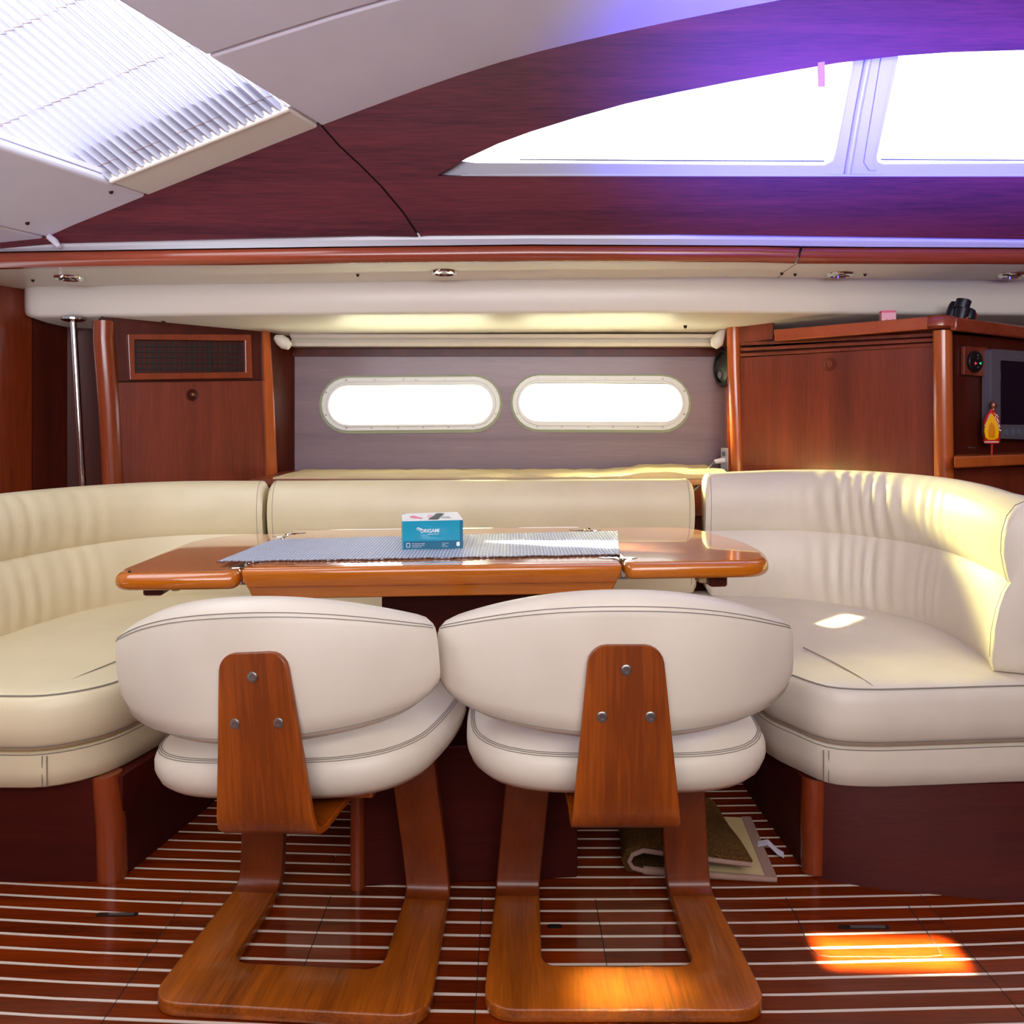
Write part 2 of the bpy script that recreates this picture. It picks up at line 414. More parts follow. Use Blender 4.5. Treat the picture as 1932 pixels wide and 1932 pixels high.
def seam_path(pts, w=.0016): return ribbon([(p[0], p[1], .0002) for p in pts], Vector((w / 2, 0, 0)), Vector((0, 0, .0005)))
hp = [(.580, 1.705), (.578, 1.62), (.570, 1.545), (.578, 1.524), (.60, 1.520), (.70, 1.5195), (.79, 1.520), (.812, 1.524), (.817, 1.545), (.822, 1.62), (.826, 1.69)]
obj('hatch_seam', tube([(x, y, .0002) for x, y in hp], .0012, 4), M['groove'], floor, 0, label='dark rounded outline of an access hatch')
for c in cuts:
    obj('panel_seam', tube([(c, 1.30 + bow(c), .0001), (c, 1.70 + bow(c), .0001)], .0009, 4), M['groove'], floor, 0)
for x0, x1, yc in ((.65, .752, 1.607), (-.85, -.765, 1.648), (.070, .100, 1.61)):
    g = plate_uv([rrect(x0, yc - .006, x1, yc + .006, .005)], .0012)
    obj('lifting_latch', g, M['latch'], floor, 0)
    if x1 - x0 > .05: obj('latch_lever', box(x0 + .025, x1 - .008, yc - .003, yc + .002, .0012, .003), M['steel'], floor, 0)

# ---- hull wall with two portholes
WR = Plane((0, 3.35, 1), (1, 0, 0), (0, 0, 1))
po = [stadium(606, 711, 944, 812, -.008), stadium(967, 709, 1300, 811, .004)]
pi = [stadium(620, 727, 929, 800, -.008), stadium(980, 724, 1287, 795, .004)]
wall_rear = obj('wall_rear', plate(WR, [[(440, 590), (1460, 590), (1460, 1320), (440, 1320)], stadium(612, 718, 937, 806, -.008), stadium(974, 716, 1293, 803, .004)], .05, -.05), M['wall'])
tag(wall_rear, 'dark stained hull wall holding two long portholes', 'wall', kind='structure')
obj('wall_rail', plate(WR, [[(545, 654), (1365, 654), (1365, 672), (545, 672)]], .012), M['mahogany_dark'], wall_rear, 0)
for i in (0, 1):
    w = thing('window_%d' % (i + 1), ['oblong white-rimmed porthole on the left of the hull wall', 'oblong white-rimmed porthole on the right of the hull wall'][i], 'window', WR.at([775, 1133][i], 812), kind='structure')
    obj('outer_rim', plate(WR, [po[i], pi[i]], .012), M['rim_white'], w, 30, .003)
    x0 = [606, 967][i]; x1 = [944, 1300][i]; sl = [-.008, .004][i]; ya = [711, 709][i]; yb = [812, 811][i]
    obj('gasket', plate(WR, [stadium(x0 - 4, ya - 3, x1 + 4, yb + 5, sl), stadium(x0 + 4, ya + 4, x1 - 4, yb - 4, sl)], .004), plain('gasket', (150, 160, 130), .6) if i == 0 else bpy.data.materials['gasket'], w, 30)
    obj('inner_rim', plate(WR, [stadium(x0 + 8, ya + 8, x1 - 8, yb - 7, sl), pi[i]], .018), M['rim_white'], w, 30, .003)
    tun = [[WR.w(*WR.uv(WR.at(x, y, 0)), d) for x, y in pi[i]] for d in (.01, -.06)]
    obj('tunnel', loft(tun, True, False), M['rim_white'], w, 30)
    obj('pane', plate(WR, [stadium(x0 + 10, ya + 10, x1 - 10, yb - 10, sl)], .006, -.03), M['glass'], w, 0)
    W_, xs = x1 - x0, []
    sc = [(x0 + W_ * f, ya + 5) for f in (.14, .30, .46, .53, .69, .85)] + [(x0 + W_ * f, yb - 6) for f in (.14, .28, .43, .57, .71, .85)]
    sc += [(x0 + 9, ya + 28), (x0 + 9, yb - 30), (x1 - 9, ya + 28), (x1 - 9, yb - 30)]
    for x, y in sc:
        q = WR.at(x, y + sl * (x - (x0 + x1) / 2), .012)
        obj('screw', lathe([(.0045, 0), (.004, .0015), (.0005, .0016)], 8, orient(q, (0, -1, 0))), M['steel'], w, 30)

# ---- side-deck soffit
XS = [-900, -500, -200, 48, 75, 250, 450, 640, 820, 1000, 1200, 1420, 1640, 1850, 2200, 2900]
t_fb = [(-900, 605), (75, 598), (500, 593), (1000, 590), (1250, 588), (1440, 590), (1932, 594), (2900, 600)]
t_ft = [(-900, 556), (75, 541), (640, 533), (1000, 527), (1400, 523), (1850, 529), (2900, 540)]
t_wb = [(-900, 530), (0, 508), (640, 498), (1000, 494), (1420, 495.5), (1500, 498), (1932, 499.6), (2900, 505)]
t_wt = [(-900, 495), (0, 475.5), (640, 466), (1000, 462), (1420, 464), (1500, 466), (1932, 468), (2900, 474)]
t_st = [(-900, 488), (0, 465), (110, 455), (640, 441), (1000, 438), (1280, 438), (1932, 447), (2900, 458)]
YF = 2.85
soffit = thing('trim_1', 'white moulded side deck soffit over the settee', 'ceiling trim', (0, 2.9, 1.344), kind='structure')
rings = []
for x in [46, 50, 58] + XS[4:]:
    inset = {46: .045, 50: .02, 58: .006}.get(x, 0)
    yb, yt = interp(x, t_fb), interp(x, t_ft)
    sh = inset * 420
    fb = P(x, yb - sh, YF + inset); ft = P(x, yt - 2, YF + inset)
    X = fb.x
    b1 = P(x, yb, YF + .012 + inset); b1.z -= .004 - inset * .5
    rings.append([ft + Vector((0, .06, .01)), ft, P(x, yt + 4, YF - .004 + inset), P(x, yb - 6 - sh, YF - .004 + inset), P(x, yb - 1.5 - sh, YF + .001 + inset), b1, Vector((X * 1.02, 3.42, b1.z - .034)), Vector((X * 1.02, 3.42, b1.z + .12))])
obj('fascia', loft(rings), M['white'], soffit, 50)
rings = []
for x in XS:
    a = P(x, interp(x, t_wb), 2.56); b = P(x, interp(x, t_ft), YF)
    rings.append([a, b, b + Vector((0, .32, 0)), b + Vector((0, .32, .03)), a + Vector((0, 0, .02))])
obj('upper_panel', loft(rings), M['white'], soffit, 30)
jx = [(1510, 466), (1508, 480), (1500, 494), (1480, 508), (1468, 524)]
jp = [P(1504, 497, 2.565), P(1494, 503, 2.62), P(1480, 512, 2.72), P(1468, 523, 2.835)]
obj('joint_line', tube(jp, .0016, 5), M['mat_border'], soffit, 0)
def on_under2(x, y):
    a, b = interp(x, t_wb), interp(x, t_ft); t = (y - a) / (b - a)
    za, zb = P(x, a, 2.56).z, P(x, b, YF).z; z = za + (zb - za) * t
    q = Pz(x, y, z); return q
for x, y in ((62, 528), (675, 518), (1475, 515), (1500, 517), (1632, 517)):
    q = on_under2(x, y); obj('snap_stud', lathe([(.006, .004), (.006, 0), (.004, -.006), (.0005, -.008)], 10, Matrix.Translation(q)), M['latch'], soffit, 40)
for x, y in ((308, 608), (1293, 616)):
    q = Pz(x, y, 1.353); obj('snap_stud', lathe([(.007, .004), (.007, 0), (.004, -.007), (.0005, -.008)], 10, Matrix.Translation(q)), M['latch'], soffit, 40)
# lip over the portholes
lip = thing('trim_2', 'cream lip moulding above the portholes', 'trim', (0, 3.3, 1.29), kind='structure')
rings = []
for x in [548, 560, 750, 960, 1150, 1340, 1352]:
    e = .6 if x in (548, 1352) else 1
    q = P(x, 653, 3.27); zt = 1.352
    rings.append([(q.x, 3.35, q.z), (q.x, 3.27, q.z), (q.x, 3.262, q.z + .012), (q.x, 3.285, q.z + .03), (q.x, 3.27, q.z + .034), (q.x, 3.262, zt), (q.x, 3.35, zt)])
obj('lip', loft(rings), M['white'], lip, 40)
for xs in ([(519, 636, 5), (528, 641, 11), (538, 648, 12), (547, 654, 7)], [(1366, 622, 4), (1358, 634, 10), (1352, 646, 13), (1347, 655, 7)]):
    pts = [P(x, y, 3.2) for x, y, r in xs]; obj('end_cap', tube(pts, [r * 3.2 / F for x, y, r in xs], 12), M['white'], lip, 60)
# wood strip below the coachroof, two lengths meeting in a slanted joint
strip = thing('trim_3', 'long mahogany strip under the coachroof panel', 'trim', (0, 2.37, 1.46), kind='structure')
def strip_len(xa, xb, skew_a, skew_b):
    xs = [xa] + [x for x in XS if xa + 20 < x < xb - 20] + [xb]; rings = []
    for x in xs:
        sk = skew_a if x == xa else (skew_b if x == xb else 0)
        t, b = interp(x, t_wt), interp(x, t_wb)
        rings.append([P(x + sk, t + 1, 2.549), P(x + sk, t + 2, 2.531), P(x + sk * .6, t + 9, 2.522), P(x, (t + b) / 2 + 4, 2.525), P(x - sk, b - 3, 2.535), P(x - sk, b, 2.556), P(x - sk, b, 2.60), P(x + sk, t, 2.60)])
    return loft(rings)
obj('wood_length', strip_len(-900, 1504, 0, 5), M['strip'], strip, 50)
obj('wood_length', strip_len(1509, 2900, 5, 0), M['strip'], strip, 50)
cove = thing('trim_4', 'glossy white cove strip above the mahogany strip', 'trim', (0, 2.39, 1.52), kind='structure')
rings = []
for x in XS:
    t, b = interp(x, t_st), interp(x, t_wt)
    rings.append([P(x, t - 4, 2.565), P(x, t, 2.549), P(x, t + (b - t) * .5, 2.552), P(x, b - 1, 2.529), P(x, b, 2.544), P(x, b, 2.62), P(x, t - 4, 2.62)])
obj('cove_strip', loft(rings), plain('glossy_white', (206, 204, 212), .16, coat=.5), cove, 50)

# ---- coachroof side: tilted mahogany panel with the cabin windows
UP = Plane((0, 2.555, 1.597), (1, 0, 0), (0, -.37, .93))
Cpts = [(-1200, 560), (-300, 492), (0, 462), (97, 452), (150, 428), (288, 372), (450, 307), (610, 243), (800, 172), (950, 122), (1100, 84), (1280, 45), (1510, 0), (1800, -42), (2300, -78), (3000, -95), (3600, -100)]
def Cy(x): return interp(x, Cpts)
Cx = sorted(set([-1200, -700, -300, 0, 97, 150, 220, 288, 370, 450, 530, 610, 700, 800, 875, 950, 1025, 1100, 1190, 1280, 1400, 1510, 1650, 1800, 2050, 2300, 3000, 3600]))
def smoothC(x):
    return sum(Cy(x + d) for d in (-60, -30, 0, 30, 60)) / 5 if x > 340 else Cy(x)
hole_top = [(825, 331), (848, 318), (880, 299), (940, 271), (1000, 249), (1090, 221), (1180, 196), (1280, 174), (1380, 154), (1480, 136), (1580, 119), (1700, 105), (1800, 98), (1932, 94), (2150, 95), (2400, 104)]
hole = hole_top + [(2480, 118), (2480, 340), (1932, 334), (1640, 334), (1280, 333.5), (870, 333)]
wall_upper = thing('wall_upper', 'tilted mahogany coachroof side panel around the arched cabin windows', 'wall', (0, 2.39, 1.557), kind='structure')
jl = [(604, 234), (640, 275), (680, 312), (720, 352), (760, 400), (791, 446)]
low = lambda x: interp(x, t_st) + 4
left_poly = [(x, Cy(x) - 16) for x in (0, 97, 150, 288, 450, 608)] + [(x - 2.5, y) for x, y in jl] + [(x, low(x)) for x in (700, 500, 300, 110, 0)]
right_poly = [(x + 2.5, y) for x, y in jl[::-1]] + [(x, smoothC(x) - 16) for x in (640, 700, 800, 875, 950, 1025, 1100, 1190, 1280, 1400, 1510, 1650, 1800, 2050, 2300, 2700)] + [(2700, low(2700))] + [(x, low(x)) for x in (2300, 1932, 1640, 1280, 1000, 800)]
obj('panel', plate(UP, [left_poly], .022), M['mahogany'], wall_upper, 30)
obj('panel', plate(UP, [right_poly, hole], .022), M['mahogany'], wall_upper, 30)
obj('panel_joint', plate(UP, [[(x - 6, y - 4) for x, y in jl] + [(x + 6, y) for x, y in jl[::-1]]], .006, -.004), M['groove'], wall_upper, 0)
def lining():                                                     # the edge of the opening
    return loft([[UP.w(*UP.uv(UP.at(x, y, .02)), d) for x, y in hole] for d in (.019, -.012)], True, False)
obj('opening_edge', lining(), M['mahogany'], wall_upper, 30)
fo = -.034
g1 = [(868, 304), (872, 298), (950, 240), (1100, 180), (1300, 130), (1500, 96), (1614, 84), (1609, 130), (1577, 290), (1571, 304), (1556, 311.5), (1540, 312), (1300, 310), (1100, 308), (900, 307)]
g2 = [(1700, 70), (1695, 112), (1655, 296), (1657, 306), (1668, 309.5), (1932, 308), (2440, 306), (2440, 60)]
outer = [(780, 350), (780, 250), (1000, 180), (1300, 110), (1500, 70), (1750, 40), (2520, 40), (2520, 350)]
obj('window_surround', plate(UP, [outer, g1, g2], .022, fo), M['frame_white'], wall_upper, 30, .003)
obj('mullion_bead', tube([UP.at(1640, 100, -.008), UP.at(1618, 215, -.008), UP.at(1598, 332, -.008)], .011, 10), M['frame_white'], wall_upper, 60)
obj('mullion_flange', plate(UP, [[(1664, 100), (1690, 100), (1648, 306), (1655, 322), (1640, 322), (1630, 306)]], .006, -.012), M['frame_white'], wall_upper, 30, .002)
obj('sill_lip', tube([UP.at(870, 331, -.002), UP.at(1300, 331.5, -.002), UP.at(1640, 332, -.002), UP.at(2440, 331, -.002)], .006, 8), M['frame_white'], wall_upper, 60)
for i, (lab, poly, rail) in enumerate((('long curved cabin window left of the white mullion', g1, (980, 1555)), ('cabin window right of the white mullion', g2, (1662, 2430)))):
    w = thing('window_%d' % (i + 3), lab, 'window', UP.at([1300, 2000][i], 312), kind='structure')
    obj('pane', plate(UP, [[(x + (4 if x < 1200 or i else 0), y) for x, y in poly]], .005, fo + .004), M['glass'], w, 0)
    obj('shade_track', tube([UP.at(rail[0], 301, -.03), UP.at((rail[0] + rail[1]) / 2, 303, -.03), UP.at(rail[1], 304 - 2 * i, -.03)], .0022, 6), M['grey'], w, 30)
tb = obj('pull_tab', plate(UP, [[(1543, 118), (1556, 116), (1557, 164), (1544, 164)]], .003, .022), M['tab'])
tag(tb, 'short brown webbing tab hanging at the top of the cabin window', 'strap')

# ---- ceiling: white panels ruled across the boat, with a hatch at the left
D = Vector((-.336, -1, -.008))
def ceil(x, t, up=0): return UP.at(x, smoothC(x), .0) + D * t + Vector((0, 0, up))
ceiling = thing('ceiling', 'white padded ceiling panels curving over the saloon', 'ceiling', (0, 1, 1.9), kind='structure')
def panel(xa, xb, ta, tb, nt_=6, lift=.025, base=0):
    xs = [xa] + [x for x in Cx if xa + 5 < x < xb - 5] + [xb]
    rings = []; ts = [i / nt_ for i in range(nt_ + 1)]
    a = (lambda x: ta(x)) if callable(ta) else (lambda x: ta)
    b = (lambda x: tb(x)) if callable(tb) else (lambda x: tb)
    V, Fc = [], []
    for L in (base, lift):
        for x in xs:
            for s in ts: V.append(ceil(x, a(x) + (b(x) - a(x)) * s, L))
    n = len(ts); m = len(xs)
    for l in (0, m * n):
        for i in range(m - 1):
            for j in range(n - 1): Fc.append([l + i * n + j, l + i * n + j + 1, l + (i + 1) * n + j + 1, l + (i + 1) * n + j])
    for i in range(m - 1):
        for j in (0, n - 1): Fc.append([i * n + j, (i + 1) * n + j, m * n + (i + 1) * n + j, m * n + i * n + j])
    for j in range(n - 1):
        for i in (0, m - 1): Fc.append([i * n + j, i * n + j + 1, m * n + i * n + j + 1, m * n + i * n + j])
    return V, Fc
seam = lambda x: interp(x, [(610, .497), (950, .44), (1500, .43), (3600, .43)])
obj('ceiling_panel', panel(612, 3600, 0, lambda x: seam(x) - .002, 3), M['headliner'], ceiling, 40, .010, 3)
obj('ceiling_panel', panel(612, 3600, lambda x: seam(x) + .002, 4.6, 6), M['headliner'], ceiling, 40, .010, 3)
obj('ceiling_panel', panel(99, 285, 0, 4.6, 6), M['headliner'], ceiling, 40, .010, 3)
obj('ceiling_panel', panel(-1200, 94, 0, 4.6, 6), M['headliner'], ceiling, 40, .008, 3)
obj('ceiling_panel', panel(285, 612, 1.9, 4.9, 4), M['headliner'], ceiling, 40, .008, 3)
obj('hatch_trim', panel(289, 607, .003, .160, 2, .03), M['white'], ceiling, 40, .005, 3)
for a in ((262, 640, -.06, .150, 2), (605, 3600, lambda x: seam(x) - .03, lambda x: seam(x) + .03, 1), (75, 120, 0, 4.6, 4), (255, 284, 0, 4.6, 4), (613, 650, 0, 4.6, 4)):
    obj('backing_strip', panel(*a, .040, .026), M['headliner'], ceiling, 0)
for x, y in ((208, 362), (53, 421)):
    d = Vector(((x - 966) / F, 1, -(y - H) / F)); best = None
    for i in range(4000):
        xx = 99 + 186 * (i % 63) / 62; tt = (i // 63) / 63 * 1.2
        q = ceil(xx, tt); e = (Vector(((q.x) / q.y * F + 966, H - (q.z - CZ) / q.y * F)) - Vector((x, y))).length
        if best is None or e < best[0]: best = (e, q)
    obj('snap_stud', lathe([(.0065, .004), (.0065, -.001), (.004, -.006), (.0005, -.007)], 10, Matrix.Translation(best[1])), M['latch'], ceiling, 40)
fin = obj('end_fin', tube([P(93, 447, 2.53), P(103, 455, 2.52), P(112, 466, 2.515)], [.010, .011, .007], 8), M['headliner'], ceiling, 60)

# pleated blind inside the hatch
hatch = thing('window_5', 'overhead hatch covered by a white pleated blind', 'window', ceil(450, .2), kind='structure')
A0, A1 = ceil(607, .157, .010), ceil(289, .157, .010)
dirn = Vector((-1, -.30, .85)).normalized(); e = A1 - A0; nrm = e.cross(dirn).normalized()
if nrm.z < 0: nrm = -nrm                                           # outward
NP = 21; rows = []; ts = [0, .05, .1, .15, .2, .3, .4, .6, .85, 1.1, 1.4]
V, Fc = [], []
k0, k1 = -12, 2 * NP + 24
for k in range(k0, k1 + 1):
    s = k / (2 * NP); off = .007 if k % 2 else -.019
    for j, t in enumerate(ts):
        w = .0022 * math.sin(3.1 * s * 6 + 4 * t) + (.004 * math.sin(21 * s + 9 * t) if s > .8 else 0)
        V.append(A0 + e * s + dirn * t + nrm * (off + w))
n = len(ts)
for i in range(k1 - k0):
    s = (k0 + i + .5) / (2 * NP)
    for j in range(n - 1):
        if s > 1.04 and ts[j] < (s - 1.05) * .5 or s < -.03: continue
        Fc.append([i * n + j, i * n + j + 1, (i + 1) * n + j + 1, (i + 1) * n + j])
pl = obj('pleated_blind', (V, Fc), M['blind'], hatch, 0)
for t in (.05, .27, .50, .74):
    pts = [A0 + e * (k / (2 * NP)) + dirn * t + nrm * ((.007 if k % 2 else -.019) - .001) for k in range(-1, 2 * NP + 2 + int(t * 40))]
    obj('lift_cord', tube(pts, .0009, 4), M['mat_border'], hatch, 0)
q0 = ceil(607, .16, .004); q1 = ceil(289, .16, .004)
obj('blind_rail', tube([q0, q0.lerp(q1, .5), q1], .008, 8), M['white'], hatch, 50)
# unseen strip added outside the blind to shade the first pleats
c0 = A0 - e * .02 + nrm * .035 - dirn * .02; c1 = A1 + e * .02 + nrm * .035 - dirn * .02
obj('pleat_shade_strip', loft([[c0, c0 + dirn * .16, c0 + dirn * .16 + nrm * .05, c0 + nrm * .05], [c1, c1 + dirn * .16, c1 + dirn * .16 + nrm * .05, c1 + nrm * .05]]), M['white'], hatch, 0)

# ---- closing walls
BL1 = vplane(-140, 2.6, 128, 3.05)
BL2 = Plane(P(128, H, 3.05), P(182, H, 3.10) - P(128, H, 3.05), (0, 0, 1))
wl = thing('wall_left', 'reddish mahogany bulkhead panels at the left end', 'wall', P(60, H, 2.85) * 1, kind='structure')
obj('bulkhead_panel', plate(BL1, [[(-260, 400), (60, 400), (60, 1700), (-260, 1700)]], .03, -.03), M['bulkhead'], wl, 0)
obj('bulkhead_panel', plate(BL1, [[(61, 400), (130, 400), (130, 1500), (61, 1500)]], .03, -.034), M['mahogany_dark'], wl, 0)
obj('bulkhead_panel', plate(BL2, [[(127, 400), (260, 400), (260, 1400), (127, 1400)]], .03, -.03), M['mahogany_dark'], wl, 0)
def closing(name, g, lab): tag(obj(name, g, M['mahogany_z'], None, 0), lab, 'wall', kind='structure')
closing('wall_behind', box(-3.2, 3.0, -1.95, -1.9, -.05, 2.9), 'mahogany bulkhead behind the camera')
closing('wall_right', box(2.75, 2.8, -1.9, 3.5, -.05, 2.9), 'mahogany bulkhead at the right end')
closing('wall_side', box(-3.2, -3.15, -1.9, 3.5, -.05, 2.9), 'mahogany bulkhead far to the left')
closing('wall_hull_left', box(-3.2, -1.10, 3.42, 3.5, -.05, 1.7), 'hull side behind the left locker')
closing('wall_hull_right', box(.95, 2.8, 3.42, 3.5, -.05, 1.7), 'hull side behind the right locker')
deck = obj('trim_5', box(-3.2, 2.8, 2.88, 3.55, 1.64, 1.68), M['white'], None, 0); tag(deck, 'white side deck outside the coachroof', 'deck', kind='structure')
deck2 = obj('trim_6', box(-3.2, 2.8, 2.62, 2.88, 1.54, 1.60), M['white'], None, 0); tag(deck2, 'white deck edge below the cabin windows', 'deck', kind='structure')
sea = obj('sea', box(-300, 300, 6, 900, -.9, -.6), M['sea'], None, 0); tag(sea, 'calm sea seen low through the portholes', 'water', kind='stuff')

# ================================================================== SETTEE
def normals2(path, closed=False):
    N = len(path); out = []
    for i in range(N):
        a = path[i - 1] if (closed or i) else path[i]; b = path[(i + 1) % N] if (closed or i < N - 1) else path[i]
        t = (b - a).normalized(); out.append(Vector((t.y, -t.x, 0)))     # right-hand side of travel
    return out
def pillow(outline, rings, ds=.03, dome=None):
    """outline: closed plan (counter-clockwise); rings: (inset, z) from bottom to top"""
    pts = crom([(p[0], p[1], 0) for p in outline], ds, 8, True); nr = normals2(pts, True)
    R = []
    for ins, z in rings: R.append([p - n * ins + Vector((0, 0, z)) for p, n in zip(pts, nr)])
    if dome:                                                       # close the top with rings drawn in towards the middle
        last = R[-1]; c = sum(last, Vector()) / len(last)
        for k, dz in dome: R.append([c + (p - c) * (1 - k) + Vector((0, 0, dz)) for p in last])
    g = loft(R); return g, pts, nr
PROF = [(.0, .0), (-.006, .03), (-.004, .08), (.006, .13), (.018, .165), (.028, .183), (.032, .188), (.028, .193), (.022, .215), (.016, .25), (.018, .29), (.028, .325), (.045, .348), (.070, .360), (.10, .358), (.122, .345), (.132, .31), (.138, .15), (.138, .0)]
def back_cushion(path, z0, ztop, ds=.02, wr=None, crease=.5):
    """sweep of the backrest section along the plan path, left to right seen from the seat; outward = left of travel"""
    pts = crom([(p[0], p[1], 0) for p in path], ds, 10); nr = [-n for n in normals2(pts)]
    rings = []; L = len(pts) - 1
    for i, (p, n) in enumerate(zip(pts, nr)):
        s = i / L; zt = ztop(s); sc = (zt - z0) / .36
        ring = []
        for j, (o, z) in enumerate(PROF):
            d = 0
            if wr and 1 <= j <= 13: d = wr(s, z) * (1 - abs(z - (.09 if z < .188 else .27)) / .12)
            ring.append(p + n * (o + d) + Vector((0, 0, z0 + z * sc)))
        rings.append(ring)
    def endcap(r, t):
        c = sum(r, Vector()) / len(r)
        return [[c + (q - c) * .985 + t * .008 for q in r], [c + (q - c) * .90 + t * .018 for q in r]]
    t0 = (pts[0] - pts[1]).normalized(); t1 = (pts[-1] - pts[-2]).normalized()
    rings = endcap(rings[0], t0)[::-1] + rings + endcap(rings[-1], t1)
    return loft(rings), rings
def stitch(name, pts, parent, r=.0009): return obj(name, tube(pts, r, 5), M['thread'], parent, 60)

pathL = [(-1.385, 1.25), (-1.385, 1.60), (-1.375, 1.95), (-1.345, 2.2), (-1.29, 2.4), (-1.20, 2.55), (-1.10, 2.625), (-1.0, 2.655), (-.850, 2.665)]
pathM = [(-.800, 2.67), (-.4, 2.675), (.1, 2.68), (.598, 2.69)]
pathR = [(.665, 2.675), (.80, 2.66), (.95, 2.61), (1.07, 2.51), (1.165, 2.36), (1.19, 2.2), (1.165, 2.0), (1.125, 1.885)]
def wrL(s, z):
    w = math.exp(-((s - .62) / .13) ** 2)
    return .0055 * w * math.sin(s * 190 + z * 9) * (1 if math.sin(s * 47) > -.3 else .4)
def wrR(s, z):
    w = math.exp(-((s - .40) / .12) ** 2) + .25 * math.exp(-((s - .62) / .1) ** 2)
    return .0105 * w * math.sin(s * 165 + z * 14 + 1.5 * math.sin(s * 31)) * (1 if math.sin(s * 41 + 1) > -.4 else .5)
gl, rl = back_cushion(pathL, .434, lambda s: .80 + .012 * (1 - s), .011, wrL)
bl = obj('back_cushion', gl, M['vinyl_lit'], None, 60)
tag(bl, 'cream vinyl settee backrest curving along the left side', 'cushion', 'settee backrest cushions')
gm, rm = back_cushion(pathM, .430, lambda s: .800 + .005 * s, .05)
bmid = obj('back_cushion', gm, M['vinyl_lit'], None, 60)
tag(bmid, 'straight cream vinyl settee backrest below the portholes', 'cushion', 'settee backrest cushions')
gr, rr = back_cushion(pathR, .424, lambda s: .826 + .02 * math.sin(math.pi * min(1, s * 1.2)), .008, wrR)
br = obj('back_cushion', gr, M['vinyl'], None, 60)
tag(br, 'gathered cream vinyl settee backrest curving round the right corner', 'cushion', 'settee backrest cushions')
for o, rg, ends in ((bl, rl, (-3,)), (bmid, rm, (2, -3)), (br, rr, (2, -3))):
    for ei in ends:
        ring = rg[ei][1:16]
        c = sum(ring, Vector()) / len(ring); stitch('end_stitching', [c + (q - c) * 1.006 for q in ring], o)
TOP = [(.015, 0), (.0, .02), (-.004, .055), (0, .09), (.006, .108), (.014, .116), (.03, .1215), (.05, .1255)]
def seat_cushion(label, outline, z0, scale, mat, ds=.03):
    g, pts, nr = pillow(outline, [(i, z0 + z * scale) for i, z in TOP], ds, ((.12, .003), (.3, .005), (.6, .006), (.9, .0062)))
    o = obj('settee_seat_cushion', g, mat, None, 60); tag(o, label, 'cushion', 'settee seat cushions')
    zt = z0 + .116 * scale
    for ins, dz in ((.0135, .0015), (.0165, .0015)):
        loop = [p - n * ins + Vector((0, 0, zt + dz - (.0005 if ins < .014 else -.0005))) for p, n in zip(pts, nr)]
        stitch('edge_stitching', loop + [loop[0]], o)
    zb = z0 + .012 * scale
    loop = [p - n * .006 + Vector((0, 0, zb)) for p, n in zip(pts, nr)]; stitch('lower_piping', loop + [loop[0]], o, .0016)
    return o
outL = [(-1.70, 1.735), (-1.35, 1.715), (-1.10, 1.705), (-.985, 1.712), (-.895, 1.775), (-.85, 1.88), (-.82, 2.02), (-.80, 2.25), (-.80, 2.5), (-.80, 2.77), (-1.22, 2.75), (-1.58, 2.6), (-1.72, 2.2)]
outR = [(1.8, 1.80), (1.5, 1.80), (1.2, 1.805), (.93, 1.785), (.79, 1.778), (.70, 1.80), (.645, 1.885), (.61, 1.965), (.585, 2.15), (.58, 2.4), (.585, 2.78), (.9, 2.79), (1.3, 2.60), (1.78, 2.44), (1.9, 2.1)][::-1]
outM = [(-.74, 2.24), (-.3, 2.22), (.2, 2.22), (.52, 2.24), (.53, 2.45), (.525, 2.76), (-.1, 2.77), (-.74, 2.76), (-.75, 2.45)]
sl = seat_cushion('rounded cream vinyl seat cushion of the settee at the left edge', outL, .305, 1.0, M['vinyl_lit'])
sr = seat_cushion('rounded cream vinyl seat cushion of the settee at the right edge', outR, .285, 1.08, M['vinyl'])
sm = seat_cushion('straight cream vinyl seat cushion of the settee behind the table', outM, .30, 1.0, M['vinyl_lit'])
stitch('top_seam', crom([(-1.003, 1.745, .4225), (-.985, 1.80, .4305), (-.94, 1.92, .4372), (-.90, 2.06, .4377)], None, 6), sl, .0016)
stitch('top_seam', crom([(.812, 1.80, .4115), (.80, 1.83, .4205), (.775, 1.93, .4275), (.745, 2.06, .4282)], None, 6), sr, .0016)

# bases of the settee: padded band, plinth, rounded corner post
def offs(outline, d):
    pts = crom([(p[0], p[1], 0) for p in outline], .04, 8, True); nr = normals2(pts, True)
    return [p - n * d for p, n in zip(pts, nr)]
def band(outline, z0, z1, ins, ds=.03):
    g, pts, nr = pillow(outline, [(ins + .012, z0), (ins, z0 + .008), (ins - .004, (z0 + z1) / 2), (ins, z1 - .006), (ins + .02, z1)], ds)
    return g, pts, nr
baseL = thing('settee_plinth', 'left settee base with cream padded band over a dark plinth', 'settee base', (-1.3, 2.1, 0))
g, p_, n_ = band(outL, .222, .3045, .012); bd = obj('padded_band', g, M['vinyl_lit'], baseL, 60)
lp = [p - n * .0115 + Vector((0, 0, .298)) for p, n in zip(p_, n_)]; stitch('band_stitching', lp + [lp[0]], bd, .0012)
for i, (p, n) in enumerate(zip(p_, n_)):
    if p.y < 1.8 and -1.0 < p.x < -.96:
        for d in (-.004, .006): stitch('band_stitching', [p - n * .009 + Vector((d, 0, z)) for z in (.23, .26, .295)], bd, .0011)
        break
baseR = thing('settee_plinth', 'right settee base with cream padded band over a dark plinth', 'settee base', (1.3, 2.2, 0))
g, p_, n_ = band(outR, .190, .2845, .012); bd = obj('padded_band', g, M['vinyl'], baseR, 60)
lp = [p - n * .0115 + Vector((0, 0, .277)) for p, n in zip(p_, n_)]; stitch('band_stitching', lp + [lp[0]], bd, .0012)
